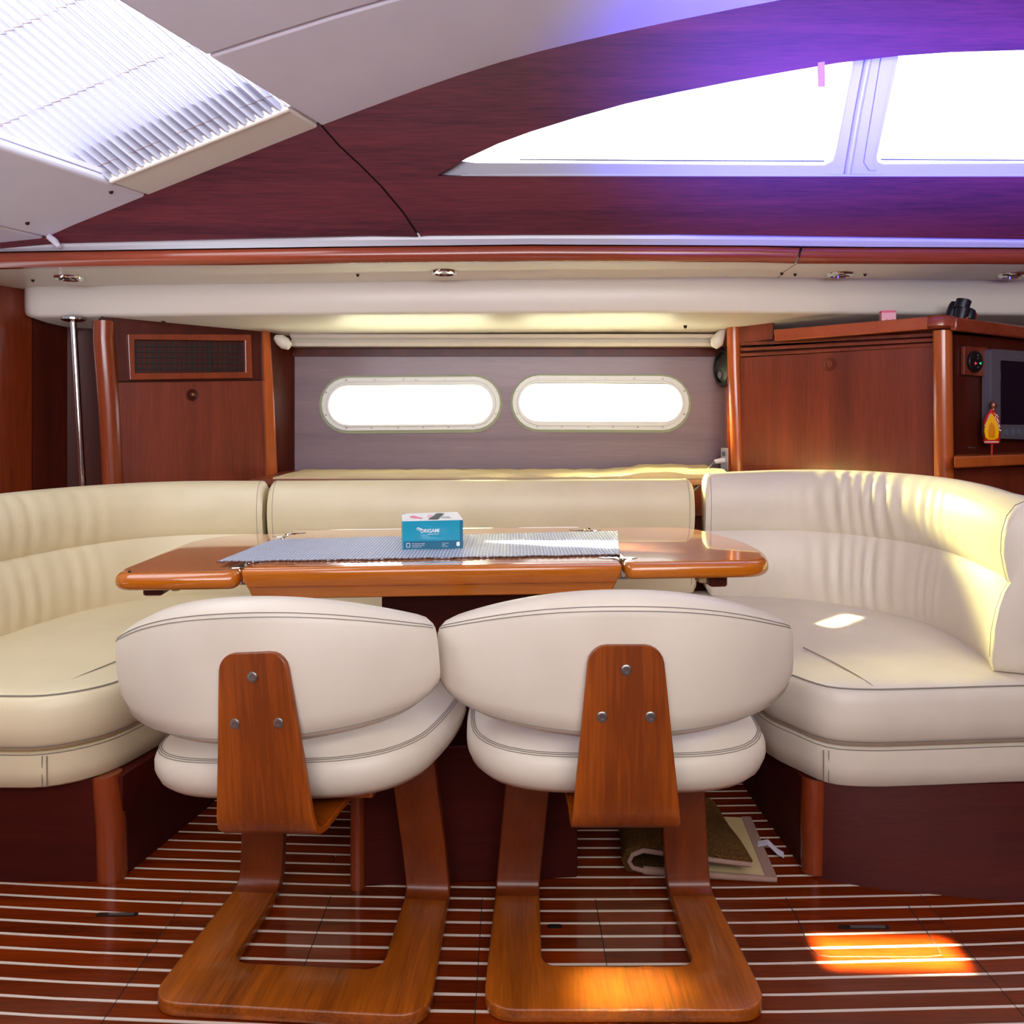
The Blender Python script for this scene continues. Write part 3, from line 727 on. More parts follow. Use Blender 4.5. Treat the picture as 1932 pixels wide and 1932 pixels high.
for i, (p, n) in enumerate(zip(p_, n_)):
    if p.y < 1.9 and .68 < p.x < .76:
        for d in (-.005, .005): stitch('band_stitching', [p - n * .009 + Vector((d, -d * .3, z)) for z in (.2, .23, .27)], bd, .0011)
        break
def prism(poly, z0, z1): 
    v, f = plate_uv([poly], z1 - z0); return [(a, b, c + z0) for a, b, c in v], f
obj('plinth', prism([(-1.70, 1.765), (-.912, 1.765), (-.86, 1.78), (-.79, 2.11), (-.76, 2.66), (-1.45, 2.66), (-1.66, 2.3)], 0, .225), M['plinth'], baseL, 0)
obj('corner_post', tube([(-.885, 1.785, .0), (-.888, 1.785, .12), (-.90, 1.79, .226)], .032, 16), M['post_dark'], baseL, 60)
pb = [(.655, 1.80), (.70, 1.765), (.80, 1.735), (.94, 1.71), (1.07, 1.69), (1.3, 1.672), (1.8, 1.66), (1.8, 2.3), (1.2, 2.5), (.64, 2.66), (.64, 2.1)]
pt = [(.665, 1.845), (.715, 1.815), (.80, 1.802), (.94, 1.806), (1.07, 1.815), (1.3, 1.822), (1.8, 1.822), (1.8, 2.3), (1.2, 2.5), (.64, 2.62), (.64, 2.1)]
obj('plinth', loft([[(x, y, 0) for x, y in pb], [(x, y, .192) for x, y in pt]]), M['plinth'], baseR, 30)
obj('corner_post', tube([(.674, 1.803, 0), (.680, 1.822, .1), (.690, 1.842, .191)], .027, 16), M['post_dark'], baseR, 60)
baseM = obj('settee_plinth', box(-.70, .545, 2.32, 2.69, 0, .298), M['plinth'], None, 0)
tag(baseM, 'dark middle settee base behind the table', 'settee base')

# ================================================================== TABLE
tx, ty, trz = -.13, 2.0, math.radians(4.2)
table = thing('dining_table', 'varnished cherry drop-leaf table in front of the settee', 'table', (tx, ty, 0), trz)
MT = Matrix.Translation((tx, ty, 0)) @ Matrix.Rotation(trz, 4, 'Z'); MTi = MT.inverted()
def tl(x, y): q = MTi @ Vector((x, y, 0)); return (q.x, q.y)
def slab_local(poly, z0, z1, bev):
    v, f = plate_uv([poly], z1 - z0, bev, 3); return [(a, b, c + z0) for a, b, c in v], f
yf, yb = -.262, .315
xL, xR = -.462, .352
cen = [(xL, yf), (xR, yf), (xR, yb), (xL, yb)]
obj('centre_top', slab_local(round_poly(cen, .008), .664, .698, .006), M['table_edge'], table, 40, local=True)
obj('veneer', slab_local(round_poly([(xL + .02, yf + .022), (xR - .012, yf + .022), (xR - .012, yb - .02), (xL + .02, yb - .02)], .004), .6972, .6986, 0), M['table_top'], table, 0, local=True)
lf = round_poly([(-.735, yf - .004), (xL - .008, yf - .004), (xL - .008, yb), (-.60, yb), (-.70, .24), (-.725, .10)], [.05, .03, .01, .08, .14, .2], 8)
rf = round_poly([(xR + .008, yf - .002), (.685, yf - .002), (.735, -.12), (.735, .06), (.69, .27), (.62, yb), (xR + .008, yb)], [.03, .06, .12, .2, .12, .1, .01], 8)
lo = obj('left_leaf', slab_local(lf, .652, .689, .016), M['table_edge'], table, 60, local=True)
ro = obj('right_leaf', slab_local(rf, .660, .697, .016), M['table_edge'], table, 60, local=True)
def shrink(poly, d):
    c = Vector((sum(p[0] for p in poly) / len(poly), sum(p[1] for p in poly) / len(poly)))
    out = []
    for p in poly:
        v = Vector(p) - c; out.append(tuple(c + v * (1 - d / v.length)))
    return out
obj('leaf_veneer', slab_local(shrink(lf, .024), .6885, .6894, 0), M['table_top'], lo, 0, local=True)
obj('leaf_veneer', slab_local(shrink(rf, .024), .6965, .6974, 0), M['table_top'], ro, 0, local=True)
# apron: moulded front board, its ends slant in
def apron():
    rings = []
    for x0, x1, zt, zb in ((0, 0, 0, 0),):
        prof = [(-.272, .6975), (-.278, .690), (-.274, .668), (-.262, .655), (-.250, .636), (-.246, .628), (-.20, .626), (-.20, .69)]
    for s in (-1, 1):
        ring = []
        for y, z in prof:
            d = (.700 - z) * .26; x = (xL + d) if s < 0 else (xR - d)
            ring.append((x, y, z))
        rings.append(ring)
    return loft(rings)
obj('apron', apron(), M['table_edge'], table, 40, .004, 2, local=True)
obj('apron_groove', tube([(xL + .012, -.2665, .6585), (xR - .012, -.2665, .6585)], .0012, 5), M['chair_wood'], table, 0, local=True)
obj('apron', xform(apron(), Matrix.Translation((xL + xR, 2 * (yf + yb) / 2, 0)) @ Matrix.Rotation(math.pi, 4, 'Z')), M['table_edge'], table, 40, .004, 2, local=True)
ped = join(box(-.222, .258, -.24, .12, 0, .30), box(-.19, .22, -.02, .12, .30, .664))
obj('pedestal', ped, M['plinth'], table, 0, .004, local=True)
obj('pedestal_post', tube([(-.222, -.24, 0), (-.222, -.24, .30)], .016, 10), M['post_dark'], table, 60, local=True)
for x in (-.66, .60):
    obj('leaf_bracket', join(box(x - .03, x + .012, -.20, -.10, .628, .66)), M['mahogany_dark'], table, 30, .006, local=True)
    obj('bracket_stop', box(x + .03 if x < 0 else x - .055, x + .048 if x < 0 else x - .037, -.20, -.16, .638, .66), M['mat_back'], table, 30, .003, local=True)
obj('support_bar', box(-.66, .62, -.19, -.175, .648, .656), M['steel'], table, 0, local=True)
for x, y in ((xR + .004, -.20), (xR + .004, .0), (xR + .004, .25), (xL - .004, .25), (xL - .004, -.2)):
    hz = .6958
    leafz = .6895 if x < 0 else .6978
    h = obj('hinge', tube([(x, y - .015, hz), (x, y + .015, hz)], .0035, 8), M['chrome'], table, 60, local=True)
    for s in (-1, 1):
        pz = (.6988 if (s < 0) == (x > 0) else leafz)
        obj('hinge_leaf', slab_local([(x + s * .004, y - .009), (x + s * .03, y - .012), (x + s * .045, y), (x + s * .03, y + .012), (x + s * .004, y + .009)], pz - .0006, pz + .001, 0), M['chrome'], h, 0, local=True)
for y in (-.262, .30): obj('hinge_pin', tube([(xR + .004, y, .672), (xR + .004, y + .02, .672)], .005, 8), M['chrome'], table, 60, local=True)
obj('edge_nick', lathe([(.003, 0), (.003, .003), (.0005, .0034)], 8, Matrix.Translation((-.70, yf + .02, .689))), M['black'], table, 40, local=True)

# ---- runner
ZR = .7002
RC = [Pz(410, 1061, ZR), Pz(1168, 1047, ZR), Pz(1165, 1003, ZR), Pz(515, 1019, ZR)]
V, Fc = [], []; nx, ny = 60, 14
for l in (0, 1):
    for i in range(nx + 1):
        for j in range(ny + 1):
            a = RC[0].lerp(RC[1], i / nx); b = RC[3].lerp(RC[2], i / nx); q = a.lerp(b, j / ny)
            q = q + Vector((0, .006 * math.sin(i * .9) * math.sin(i * .23) * (1 if j == 0 else 0), 0))
            s = 0
            if i / nx < .05: s = 0
            q.z = ZR + .0022 * (1 - l) + .0009 * (1 - l) * math.sin(i * .7 + j) * math.sin(j * .9) 
            V.append(q)
m = (nx + 1) * (ny + 1)
for l in (0, m):
    for i in range(nx):
        for j in range(ny): Fc.append([l + i * (ny + 1) + j, l + (i + 1) * (ny + 1) + j, l + (i + 1) * (ny + 1) + j + 1, l + i * (ny + 1) + j + 1])
for i in range(nx):
    for j in (0, ny):
        a, b = i * (ny + 1) + j, (i + 1) * (ny + 1) + j; Fc.append([a, b, m + b, m + a])
for j in range(ny):
    for i in (0, nx):
        a, b = i * (ny + 1) + j, i * (ny + 1) + j + 1; Fc.append([a, b, m + b, m + a])
runner = thing('table_runner', 'blue grey woven runner lying across the table', 'table runner', (tx, ty - .05, ZR))
obj('woven_cloth', (V, Fc), M['weave'], runner, 40)
pts = []
for i in range(240):
    q = RC[0].lerp(RC[1], i / 239); pts.append(q + Vector((0, -.003 + .004 * math.sin(i * 1.6) + .003 * math.sin(i * .21), .0012)))
obj('frayed_edge', tube(pts, .0016, 4), plain('brown_edge_yarn', (96, 72, 66), .8), runner, 0)

# ---- tissue box
bq = Pz(759, 1037, .703); bx = Pz(873, 1034, .703)
eu = (bx - bq); eu.z = 0; bw = eu.length; eu.normalize(); evd = Vector((-eu.y, eu.x, 0))
bh, bdp = .0685, .15
tb_ = thing('tissue_box', 'teal and white cardboard tissue box on the table runner', 'tissue box', (bq + bx) / 2 + evd * bdp / 2)
def bp(u, d, z): return bq + eu * u + evd * d + Vector((0, 0, z))
FB = Plane(bp(0, 0, 0), eu, (0, 0, 1))
def bbox(u0, u1, d0, d1, z0, z1): 
    v, f = box(u0, u1, d0, d1, z0, z1); return [bp(*q) for q in v], f
obj('carton', bbox(0.0015, bw - .001, .0012, bdp, 0, bh - .0008), M['card_grey'], tb_, 0, .001)
# dented teal front
V, Fc = [], []
for i in range(13):
    for j in range(7):
        u = bw * i / 12; z = bh * j / 6; dn = .0016 * math.sin(u * 60 + z * 90) * math.sin(math.pi * i / 12) * math.sin(math.pi * j / 6) - .003 * math.exp(-((u - .085) / .02) ** 2 - ((z - .055) / .012) ** 2)
        V.append(bp(u - .002 * (1 - j / 6) * 0, -.001 - dn * .6, z))
for i in range(12):
    for j in range(6): Fc.append([i * 7 + j, (i + 1) * 7 + j, (i + 1) * 7 + j + 1, i * 7 + j + 1])
obj('teal_front', (V, Fc), M['teal'], tb_, 40)
obj('dark_band', bbox(.003, bw - .008, -.0024, -.0018, .0015, .0195), M['teal_dark'], tb_, 0)
obj('corner_fold', bbox(bw - .007, bw + .0005, -.0018, .004, 0, bh - .002), M['teal_dark'], tb_, 0)
obj('white_top', [(bp(u, d, z)) for u, d, z in ((-.0005, -.0012, bh), (bw + .0005, -.0012, bh), (bw + .001, bdp, bh + .001), (.002, bdp, bh - .001), (-.0005, -.0012, bh - .001), (bw + .0005, -.0012, bh - .001), (bw, bdp, bh - .002), (.002, bdp, bh - .003))] and ([bp(*q) for q in ((-.0005, -.0012, bh), (bw + .0005, -.0012, bh), (bw + .001, bdp, bh + .001), (.002, bdp, bh - .001), (-.0005, -.0012, bh - .001), (bw + .0005, -.0012, bh - .001), (bw, bdp, bh - .002), (.002, bdp, bh - .003))], [[0, 1, 2, 3], [4, 7, 6, 5], [0, 4, 5, 1], [1, 5, 6, 2], [2, 6, 7, 3], [3, 7, 4, 0]]), M['card'], tb_, 0)
def top_patch(name, pts, mat, z=.0012): obj(name, ([bp(u, d, bh + z) for u, d in pts] + [bp(u, d, bh + z - .0006) for u, d in pts], [list(range(len(pts)))] + [[i, (i + 1) % len(pts), (i + 1) % len(pts) + len(pts), i + len(pts)] for i in range(len(pts))]), mat, tb_, 0)
top_patch('opening', [(.062, .012), (.085, .008), (.098, .07), (.108, .11), (.100, .125), (.088, .118), (.078, .07)], M['dark_hole'], .0016)
top_patch('pink_print', [(.022, .05), (.045, .03), (.05, .035), (.03, .085), (.02, .075)], M['pink'])
top_patch('pink_print', [(.062, .05), (.073, .045), (.078, .09), (.066, .095)], M['pink_pale'])
top_patch('grey_print', [(.094, .035), (.118, .03), (.115, .055), (.098, .06)], M['card_grey'])
SR = Plane(bp(bw, 0, 0), evd, (0, 0, 1))
v, f = plate_uv([[(.04, .045), (.07, .055), (.10, .035), (.12, .02), (.10, .012), (.08, .025)]], .0006); obj('pink_print', ([SR.w(a, b, c + .0002) for a, b, c in v], f), M['pink'], tb_, 0)
v, f = plate_uv([[(.02, .012), (.05, .010), (.05, .022), (.035, .03), (.02, .028)]], .0006); obj('grey_print', ([SR.w(a, b, c + .0002) for a, b, c in v], f), M['card'], tb_, 0)
text('lettering', 'ORIGAMI', .0125, FB, .0425, .0395, .0026, M['ink'], tb_, .88, 1.0)
text('lettering', 'Soft Facial Tissues', .0036, FB, .060, .0345, .0026, M['ink'], tb_, 1)
for i in range(4):
    pts = []
    for k in range(9):
        a = math.radians(20 + 150 * k / 8); r = .0065
        pts.append(FB.w(.0375 + i * .0032 + r * .55 * math.cos(a), .0475 - i * .0014 + r * math.sin(a) - .002, .0028))
    obj('emblem_stroke', tube(pts, .0007, 5), M['ink'], tb_, 0)
text('lettering', 'Premium good health', .0035, FB, .023, .0125, .0028, M['ink'], tb_)
text('lettering', 'soft and gentle on your skin', .0026, FB, .023, .0085, .0028, M['ink'], tb_)
text('lettering', 'strong when it is wet', .0026, FB, .023, .005, .0028, M['ink'], tb_)
text('lettering', 'Two ply sheets', .0026, FB, .094, .0125, .0028, M['ink'], tb_)
text('lettering', 'hygienic', .0026, FB, .094, .009, .0028, M['ink'], tb_)
text('lettering', 'and absorbent', .0026, FB, .094, .0052, .0028, M['ink'], tb_)
def fb_shape(name, polys, mat): 
    v, f = plate_uv(polys, .0004); obj(name, ([FB.w(a, b, c + .0026) for a, b, c in v], f), mat, tb_, 0)
fb_shape('symbol', [rrect(.0095, .0055, .0185, .0155, .001, 2), rrect(.0105, .0065, .0175, .0145, .001, 2)], M['ink'])
fb_shape('symbol', [rrect(.1285, .0055, .1365, .016, .003, 3)], M['ink'])

# ================================================================== CHAIRS
def chair_parts(root):
    def cobj(*a, **k): return obj(*a, parent=root, local=True, **k)
    # floor frame: open U, front bar and two rails
    U = round_poly([(-.243, -.248), (.243, -.248), (.228, .075), (.136, .075), (.139, -.139), (-.139, -.139), (-.136, .075), (-.228, .075)], [.06, .06, 0, 0, .035, .035, 0, 0], 6)
    v, f = plate_uv([U], .024, .004, 2); cobj('floor_frame', (v, f), M['base_wood'], smooth=40)
    for s in (-1, 1):
        pth = [(.07, .012), (.085, .0125), (.100, .018), (.111, .032), (.114, .055), (.106, .12), (.085, .23), (.066, .334)]
        rings = []
        for i, (y, z) in enumerate(pth):
            a = Vector(pth[max(i - 1, 0)]); b = Vector(pth[min(i + 1, len(pth) - 1)]); t = (b - a).normalized(); n = Vector((-t[1], t[0]))
            k = min(1, max(0, (z - .012) / .34)); xc = s * (.182 - .030 * k); hw = .046
            rings.append([(xc - hw, y - n[0] * .0115, z - n[1] * .0115), (xc + hw, y - n[0] * .0115, z - n[1] * .0115), (xc + hw, y + n[0] * .0115, z + n[1] * .0115), (xc - hw, y + n[0] * .0115, z + n[1] * .0115)])
        cobj('leg', loft(rings), M['shaded_leg_wood'], smooth=50, bevel=.003)
    cobj('crossbar', box(-.198, .198, .03, .10, .322, .3335), M['chair_wood'], smooth=0, bevel=.004)
    up = []
    up.append(cobj('seat_support', xform(box(-.15, .15, -.13, .16, .334, .345), Matrix.Identity(4)), M['chair_wood'], smooth=0, bevel=.004))
    # seat
    oc = []
    for k in range(28):
        a = 2 * math.pi * k / 28; c, s_ = math.cos(a), math.sin(a)
        ex = 2 / 3.5
        x = .008 + .290 * math.copysign(abs(c) ** ex, c); y = .05 + .235 * math.copysign(abs(s_) ** ex, s_)
        if s_ < 0: x *= 1 - .05 * abs(s_)
        oc.append((x, y))
    g, pts, nr = pillow(oc, [(.05, .343), (.022, .347), (.006, .361), (-.003, .382), (-.002, .402), (.006, .417), (.014, .422), (.03, .430), (.05, .436)], .03, ((.12, .004), (.3, .008), (.6, .011), (.9, .012)))
    seat = cobj('seat', g, M['vinyl'], smooth=60); up.append(seat)
    for ins, z in ((.0055, .4182), (.0085, .4208), (.0115, .4226)):
        loop = [p - n * ins + Vector((0, 0, z)) for p, n in zip(pts, nr)]
        obj('seat_stitching', tube(loop + [loop[0]], .0007, 5), M['thread'], seat, 60, local=True)
    # backrest
    NS = 48; rings = []; pip1, pip2, pip3 = [], [], []
    for i in range(NS + 1):
        u = -1 + 2 * i / NS; x = .306 * u; a = abs(u)
        zt = .718 - .078 * a ** 2.1; zb = .462 + .016 * a ** 2 + .034 * a ** 9
        yc = -.196 + .125 * u * u; hy = .038
        e = 1.0
        if i in (0, NS): e = .93
        hz = (zt - zb) / 2 * (1 if e == 1 else .975); zc = (zt + zb) / 2; hy *= e
        tn = Vector((1, .25 * u / .312 , 0)).normalized(); nn = Vector((tn.y, -tn.x, 0))    # outward (towards viewer)
        c = Vector((x, yc, zc)); ring = []
        dent = .012 * math.exp(-(x / .075) ** 2) * 1.0
        sec = [(1.0, -.62), (1.06, -.2), (1.06, .25), (1.0, .68), (.88, .84), (.55, .95), (0, 1.0), (-.6, .95), (-.95, .78), (-1.0, .3), (-1.0, -.4), (-.85, -.85), (-.4, -.98), (.3, -1.0), (.8, -.88)]
        for p, z in sec:
            dd = dent if (p > .9) else 0
            ring.append(c + nn * (p * hy - dd * (1 if z < .5 else .25)) + Vector((0, 0, z * hz)))
        rings.append(ring)
        pip1.append(c + nn * (.90 * hy) + Vector((0, 0, .83 * hz))); pip2.append(c + nn * (.965 * hy) + Vector((0, 0, .775 * hz))); pip3.append(c + nn * (.82 * hy) + Vector((0, 0, -.87 * hz)))
    for sgn, idx in ((-1, 0), (1, -1)):
        r = rings[idx]; cc = sum(r, Vector()) / len(r); cap = [cc + (q - cc) * .88 + Vector((sgn * .006, .002, 0)) for q in r]
        if idx == 0: rings = [cap] + rings
        else: rings = rings + [cap]
    back = cobj('backrest', loft(rings), M['vinyl'], smooth=60); up.append(back)
    for pp, r in ((pip1, .0008), (pip2, .0007), (pip3, .0008)):
        obj('back_stitching', tube(pp, r, 5), M['thread'], back, 60, local=True)
    # bent plywood back plate
    def halfw(z): return .062 + (.632 - z) / .31 * .031
    sp = []
    for dz in (0, .002, .006, .012, .020, .030): sp.append((-.238, .632 - dz))
    sp += [(-.2385, .58), (-.239, .52), (-.240, .45), (-.242, .39), (-.243, .352), (-.238, .330), (-.222, .316), (-.198, .311), (-.15, .314), (-.08, .319), (-.02, .322)]
    r0 = .030; rings = []
    L = 0
    for i, (y, z) in enumerate(sp):
        if i: L += (Vector(sp[i]) - Vector(sp[i - 1])).length
        w = halfw(max(z, .33)) + (.004 if i > 14 else 0)
        if L < r0: w = w - r0 + math.sqrt(max(0, r0 * r0 - (r0 - L) ** 2))
        a = Vector(sp[max(i - 1, 0)]); b = Vector(sp[min(i + 1, len(sp) - 1)]); t = (b - a).normalized(); n = Vector((t[1], -t[0]))
        th = .011
        rings.append([(-w, y, z), (w, y, z), (w, y - n[0] * th, z - n[1] * th), (-w, y - n[0] * th, z - n[1] * th)])
    bpz = cobj('back_plate', loft(rings), M['chair_wood'], smooth=50, bevel=.003); up.append(bpz)
    yr = min(q[1] for r in rings for q in r)
    for x, z in ((0, .591), (-.041, .512), (.041, .512)):
        fy = -.2492 - .0003
        fy = -.2388
        b = obj('bolt', lathe([(.0092, -.002), (.0092, .0018), (.0075, .0028), (.004, .0024), (.0035, .0010), (.0005, .0010)], 16, orient((x, fy, z), (0, -1, 0))), M['steel'], bpz, 40, local=True)
    return up
chairR = thing('swivel_chair', 'right cream vinyl chair with bentwood back plate, facing the table squarely', 'chair', (.193, 1.60, 0), 0, 'two bentwood chairs at the table')
upR = chair_parts(chairR)
chairL = chairR.copy(); COL.objects.link(chairL); chairL.location = (-.364, 1.60, 0); chairL.rotation_euler = (0, 0, math.radians(-4))
tag(chairL, 'left cream vinyl chair with bentwood back plate, swivelled towards the right', 'chair', 'two bentwood chairs at the table')
for ch in list(chairR.children):
    c = ch.copy(); COL.objects.link(c); c.parent = chairL
    if ch in upR:
        c.rotation_euler = (0, math.radians(-5.5), math.radians(-8)); c.location = (.026 if ch.name.startswith(('back_plate', 'seat_support')) else -.018, 0, -.014)
    for g2_ in ch.children:
        d = g2_.copy(); COL.objects.link(d); d.parent = c

# ================================================================== LEFT LOCKER + POLE
LP = vplane(205, 2.86, 510, 3.22)
lock = thing('locker', 'mahogany locker with ventilation grille left of the portholes', 'cabinet', LP.at(360, 1000))
obj('carcass', plate(LP, [[(190, 560), (512, 600), (520, 1180), (215, 1180)]], .09, -.10), M['mahogany_dark'], lock, 0)
obj('upper_panel', plate(LP, [[(213, 590), (500, 600), (500, 716), (219, 719)]], .008, -.008), M['mahogany_dark'], lock, 0)
dr = obj('door', plate(LP, [[(222, 722), (500, 718), (508, 1150), (232, 1150)]], .012, -.008), M['mahogany_z'], lock, 0, .002)
q = LP.at(362, 745, .004)
obj('knob', lathe([(.021, 0), (.022, .004), (.018, .008), (.014, .007), (.013, .014), (.008, .019), (.0008, .02)], 18, orient(q, LP.n)), M['mahogany_dark'], dr, 40)
obj('knob_button', lathe([(.007, .018), (.006, .022), (.0008, .023)], 12, orient(q, LP.n)), M['bronze'], dr, 40)
gf = obj('grille_frame', plate(LP, [[(241, 630), (474, 631), (477, 713), (245, 717)], [(254, 641), (462, 643), (463, 702), (255, 704)]], .020, -.002), M['post_dark'], lock, 0, .003)
obj('grille_backing', plate(LP, [[(250, 636), (468, 638), (468, 708), (250, 710)]], .004, -.006), M['grille'], lock, 0)
for k in range(5):
    y = 652 + 10.5 * k; obj('grille_bar', plate(LP, [[(253, y), (464, y + 1 - k * .3), (464, y + 3 - k * .3), (253, y + 2)]], .003, .004), M['grey' if False else 'grille'], gf, 0)
for k in range(22):
    x = 258 + 9.6 * k; obj('grille_bar', plate(LP, [[(x, 640), (x + 3, 640), (x + 3, 705), (x, 705)]], .003, .0), M['grille'], gf, 0)
obj('corner_post', tube([LP.at(196, 606, -.01), LP.at(196, 640, -.01), LP.at(206, 770, -.01), LP.at(214, 930, -.01), LP.at(222, 1150, -.01)], .036, 18), M['post_dark'], lock, 60)
pr = obj('edge_post', plate(LP, [[(495, 590), (509, 590), (520, 760), (527, 930), (530, 1150), (508, 1150), (501, 800)]], .03, -.01), M['post'], lock, 40, .012, 4)
RT = Plane(LP.at(512, H), WR.at(553, H) - LP.at(512, H), (0, 0, 1))
a0 = LP.at(510, H); a1 = P(556, H, 3.35)
obj('return_panel', ([(a0.x, a0.y, .5), (a1.x, a1.y, .5), (a1.x, a1.y, 1.45), (a0.x, a0.y, 1.45), (a0.x - .02, a0.y + .02, .5), (a1.x - .02, a1.y + .02, .5), (a1.x - .02, a1.y + .02, 1.45), (a0.x - .02, a0.y + .02, 1.45)], [[0, 1, 2, 3], [7, 6, 5, 4], [0, 4, 5, 1], [3, 2, 6, 7], [0, 3, 7, 4], [1, 5, 6, 2]]), M['mahogany_dark'], lock, 0)
pole = thing('grab_pole', 'chrome grab pole at the left end of the settee', 'pole', P(157, 1000, 2.86))
a = P(138, 603, 2.86); b = P(160, 990, 2.86)
obj('tube', tube([a, b], .0115, 16), M['chrome'], pole, 60)
obj('flange', lathe([(.040, .002), (.040, -.004), (.03, -.009), (.014, -.012)], 20, Matrix.Translation((a.x, a.y, a.z + .003))), M['chrome'], pole, 40)

# ---- recessed ceiling lights
for i, (x, y, lab) in enumerate(((130, 523.5, 'leftmost recessed chrome downlight in the soffit'), (838, 513, 'recessed chrome downlight in the soffit above the left porthole'), (1585, 516.5, 'recessed chrome downlight in the soffit just right of the wood strip joint'), (1911, 518, 'recessed chrome downlight in the soffit at the right edge'))):
    q = on_under2(x, y); t = thing('downlight', lab, 'ceiling light', q, 0, 'recessed downlights')
    R_ = 26 * q.y / F
    obj('trim_ring', lathe([(R_ * .62, .01), (R_ * .68, -.010), (R_ * .92, -.007), (R_, .0), (R_, .006)], 24, Matrix.Translation(q)), M['chrome'], t, 40)
    obj('lens', lathe([(R_ * .64, -.002), (R_ * .4, -.004), (.0008, -.005)], 20, Matrix.Translation(q)), M['lens'] if i == 1 else M['steel'], t, 40)

# ================================================================== RIGHT LOCKER AND TV CORNER
RP = vplane(1383, 3.15, 1768, 2.63)
RF = vplane(1792, 2.60, 1960, 2.86)
loc = thing('locker', 'large mahogany locker with louvred top rail right of the portholes', 'cabinet', RP.at(1580, 1000))
obj('carcass', plate(RP, [[(1390, 658), (1766, 632), (1766, 1130), (1390, 1130)]], .09, -.105), M['mahogany_dark'], loc, 0)
obj('upper_panel', plate(RP, [[(1394, 585), (1458, 585), (1458, 640), (1394, 648)]], .008, -.012), M['mahogany_z'], loc, 0)
dr = obj('door', plate(RP, [[(1396, 675), (1761, 653), (1761, 1100), (1398, 1100)]], .012, -.012), M['mahogany_z'], loc, 0, .002)
q = RP.at(1566, 687, 0)
obj('knob', lathe([(.022, 0), (.023, .005), (.019, .010), (.016, .009), (.014, .013), (.008, .014), (.0008, .0135)], 20, orient(q, RP.n)), M['mahogany_z'], dr, 40)
for dy0, dy1 in ((646, 627.5), (656.5, 637.5), (667, 646.5)):
    obj('louvre_slat', plate(RP, [[(1396, dy0), (1761, dy1), (1761, dy1 + 7), (1396, dy0 + 6)]], .014, -.012), M['mahogany_z'], loc, 0, .002)
obj('edge_post', tube([RP.at(1384, 605, -.01), RP.at(1386, 700, -.012), RP.at(1390, 800, -.012), RP.at(1394, 920, -.012), RP.at(1396, 1100, -.012)], .027, 18), M['post'], loc, 60)
b0 = RP.at(1374, H, -.02); b1 = P(1366, H, 3.35)
ret = [(b1.x, b1.y, .5), (b0.x, b0.y, .5), (b0.x, b0.y, 1.42), (b1.x, b1.y, 1.42)]
obj('return_panel', (ret + [(x + .03, y + .004, z) for x, y, z in ret], [[0, 1, 2, 3], [7, 6, 5, 4], [0, 4, 5, 1], [3, 2, 6, 7], [0, 3, 7, 4], [1, 5, 6, 2]]), M['post'], loc, 0)
obj('corner_post', tube([P(1778, 624, 2.60), P(1779, 760, 2.60), P(1781, 900, 2.60), P(1782, 1100, 2.60)], .029, 20), M['post'], loc, 60)
obj('back_board', box(1.0, 1.6, 3.30, 3.32, .6, 1.366), M['mahogany_dark'], loc, 0)
# worktop with fiddle rail
ctr = thing('worktop', 'cherry fiddle rail and top along the right lockers', 'worktop', P(1780, 625, 2.58))
R2 = vplane(1383, 3.12, 1765, 2.60); R3 = vplane(1790, 2.57, 1960, 2.83)
ty_ = P(1780, 618, 2.58).z
obj('front_rail', plate(R2, [[(1459, 622), (1752, 597), (1750, 621), (1461, 644)]], .024, 0), M['rail'], ctr, 40, .004)
cr_ = [P(1750, 597, 2.605), P(1764, 595, 2.585), P(1780, 594.5, 2.575), P(1795, 596, 2.578), P(1806, 599, 2.59)]
rings = []
for p in cr_:
    n = Vector((p.x - 1.5, p.y - 2.9, 0)).normalized()
    rings.append([p - n * .02, p + n * .006, p + n * .018 + Vector((0, 0, -.012)), p + n * .018 + Vector((0, 0, -.034)), p + n * .004 + Vector((0, 0, -.042)), p - n * .02 + Vector((0, 0, -.042))])
obj('corner_rail', loft(rings), M['strip'], ctr, 50)
obj('side_rail', plate(R3, [[(1805, 598), (1990, 622), (1990, 645), (1804, 623)]], .024, 0), M['strip'], ctr, 40, .006)
zt = P(1780, 612, 2.6).z
tp = [RP.at(1460, H, -.02), RP.at(1765, H, -.01), RF.at(1795, H, -.01), RF.at(2050, H, -.01)]
poly = [(p.x, p.y) for p in tp] + [(2.4, 3.28), (1.05, 3.28)]
obj('top_board', prism(poly, zt - .02, zt - .002), M['mahogany_z'], ctr, 0)
# TV side
tvc = thing('locker', 'mahogany side locker face behind the small screen at right', 'cabinet', RF.at(1860, 1000))
obj('face_panel', plate(RF, [[(1802, 631), (2200, 660), (2200, 880), (1802, 868)]], .012, -.012), M['mahogany_dark'], tvc, 0)
obj('lower_panel', plate(RF, [[(1802, 880), (2200, 880), (2200, 1150), (1802, 1150)]], .012, -.012), M['mahogany_z'], tvc, 0)
zl = P(1800, 858, 2.60).z
lg = [(RF.at(1800, H, .082)), (RF.at(2200, H, .13)), (RF.at(2200, H, -.02)), (RF.at(1800, H, -.0))]
obj('ledge', prism([(p.x, p.y) for p in lg], zl - .036, zl), M['post'], tvc, 0, .006, 3)
obj('door_catch', plate(RF, [[(1830, 843), (1841, 844), (1841, 846.5), (1830, 845.5)]], .004), M['steel'], tvc, 0)
obj('door_catch', plate(RF, [[(1815.3, 669), (1817, 668), (1817, 679), (1815.3, 681)]], .004), M['steel'], tvc, 0)
cp = thing('control_dial', 'black oval control dial on a small wooden plate', 'control panel', RF.at(1843, 711))
obj('wood_plate', plate(RF, [[(1820, 653), (1865, 656), (1865, 711), (1820, 707)]], .014, .0006), M['mahogany_z'], cp, 0, .003)
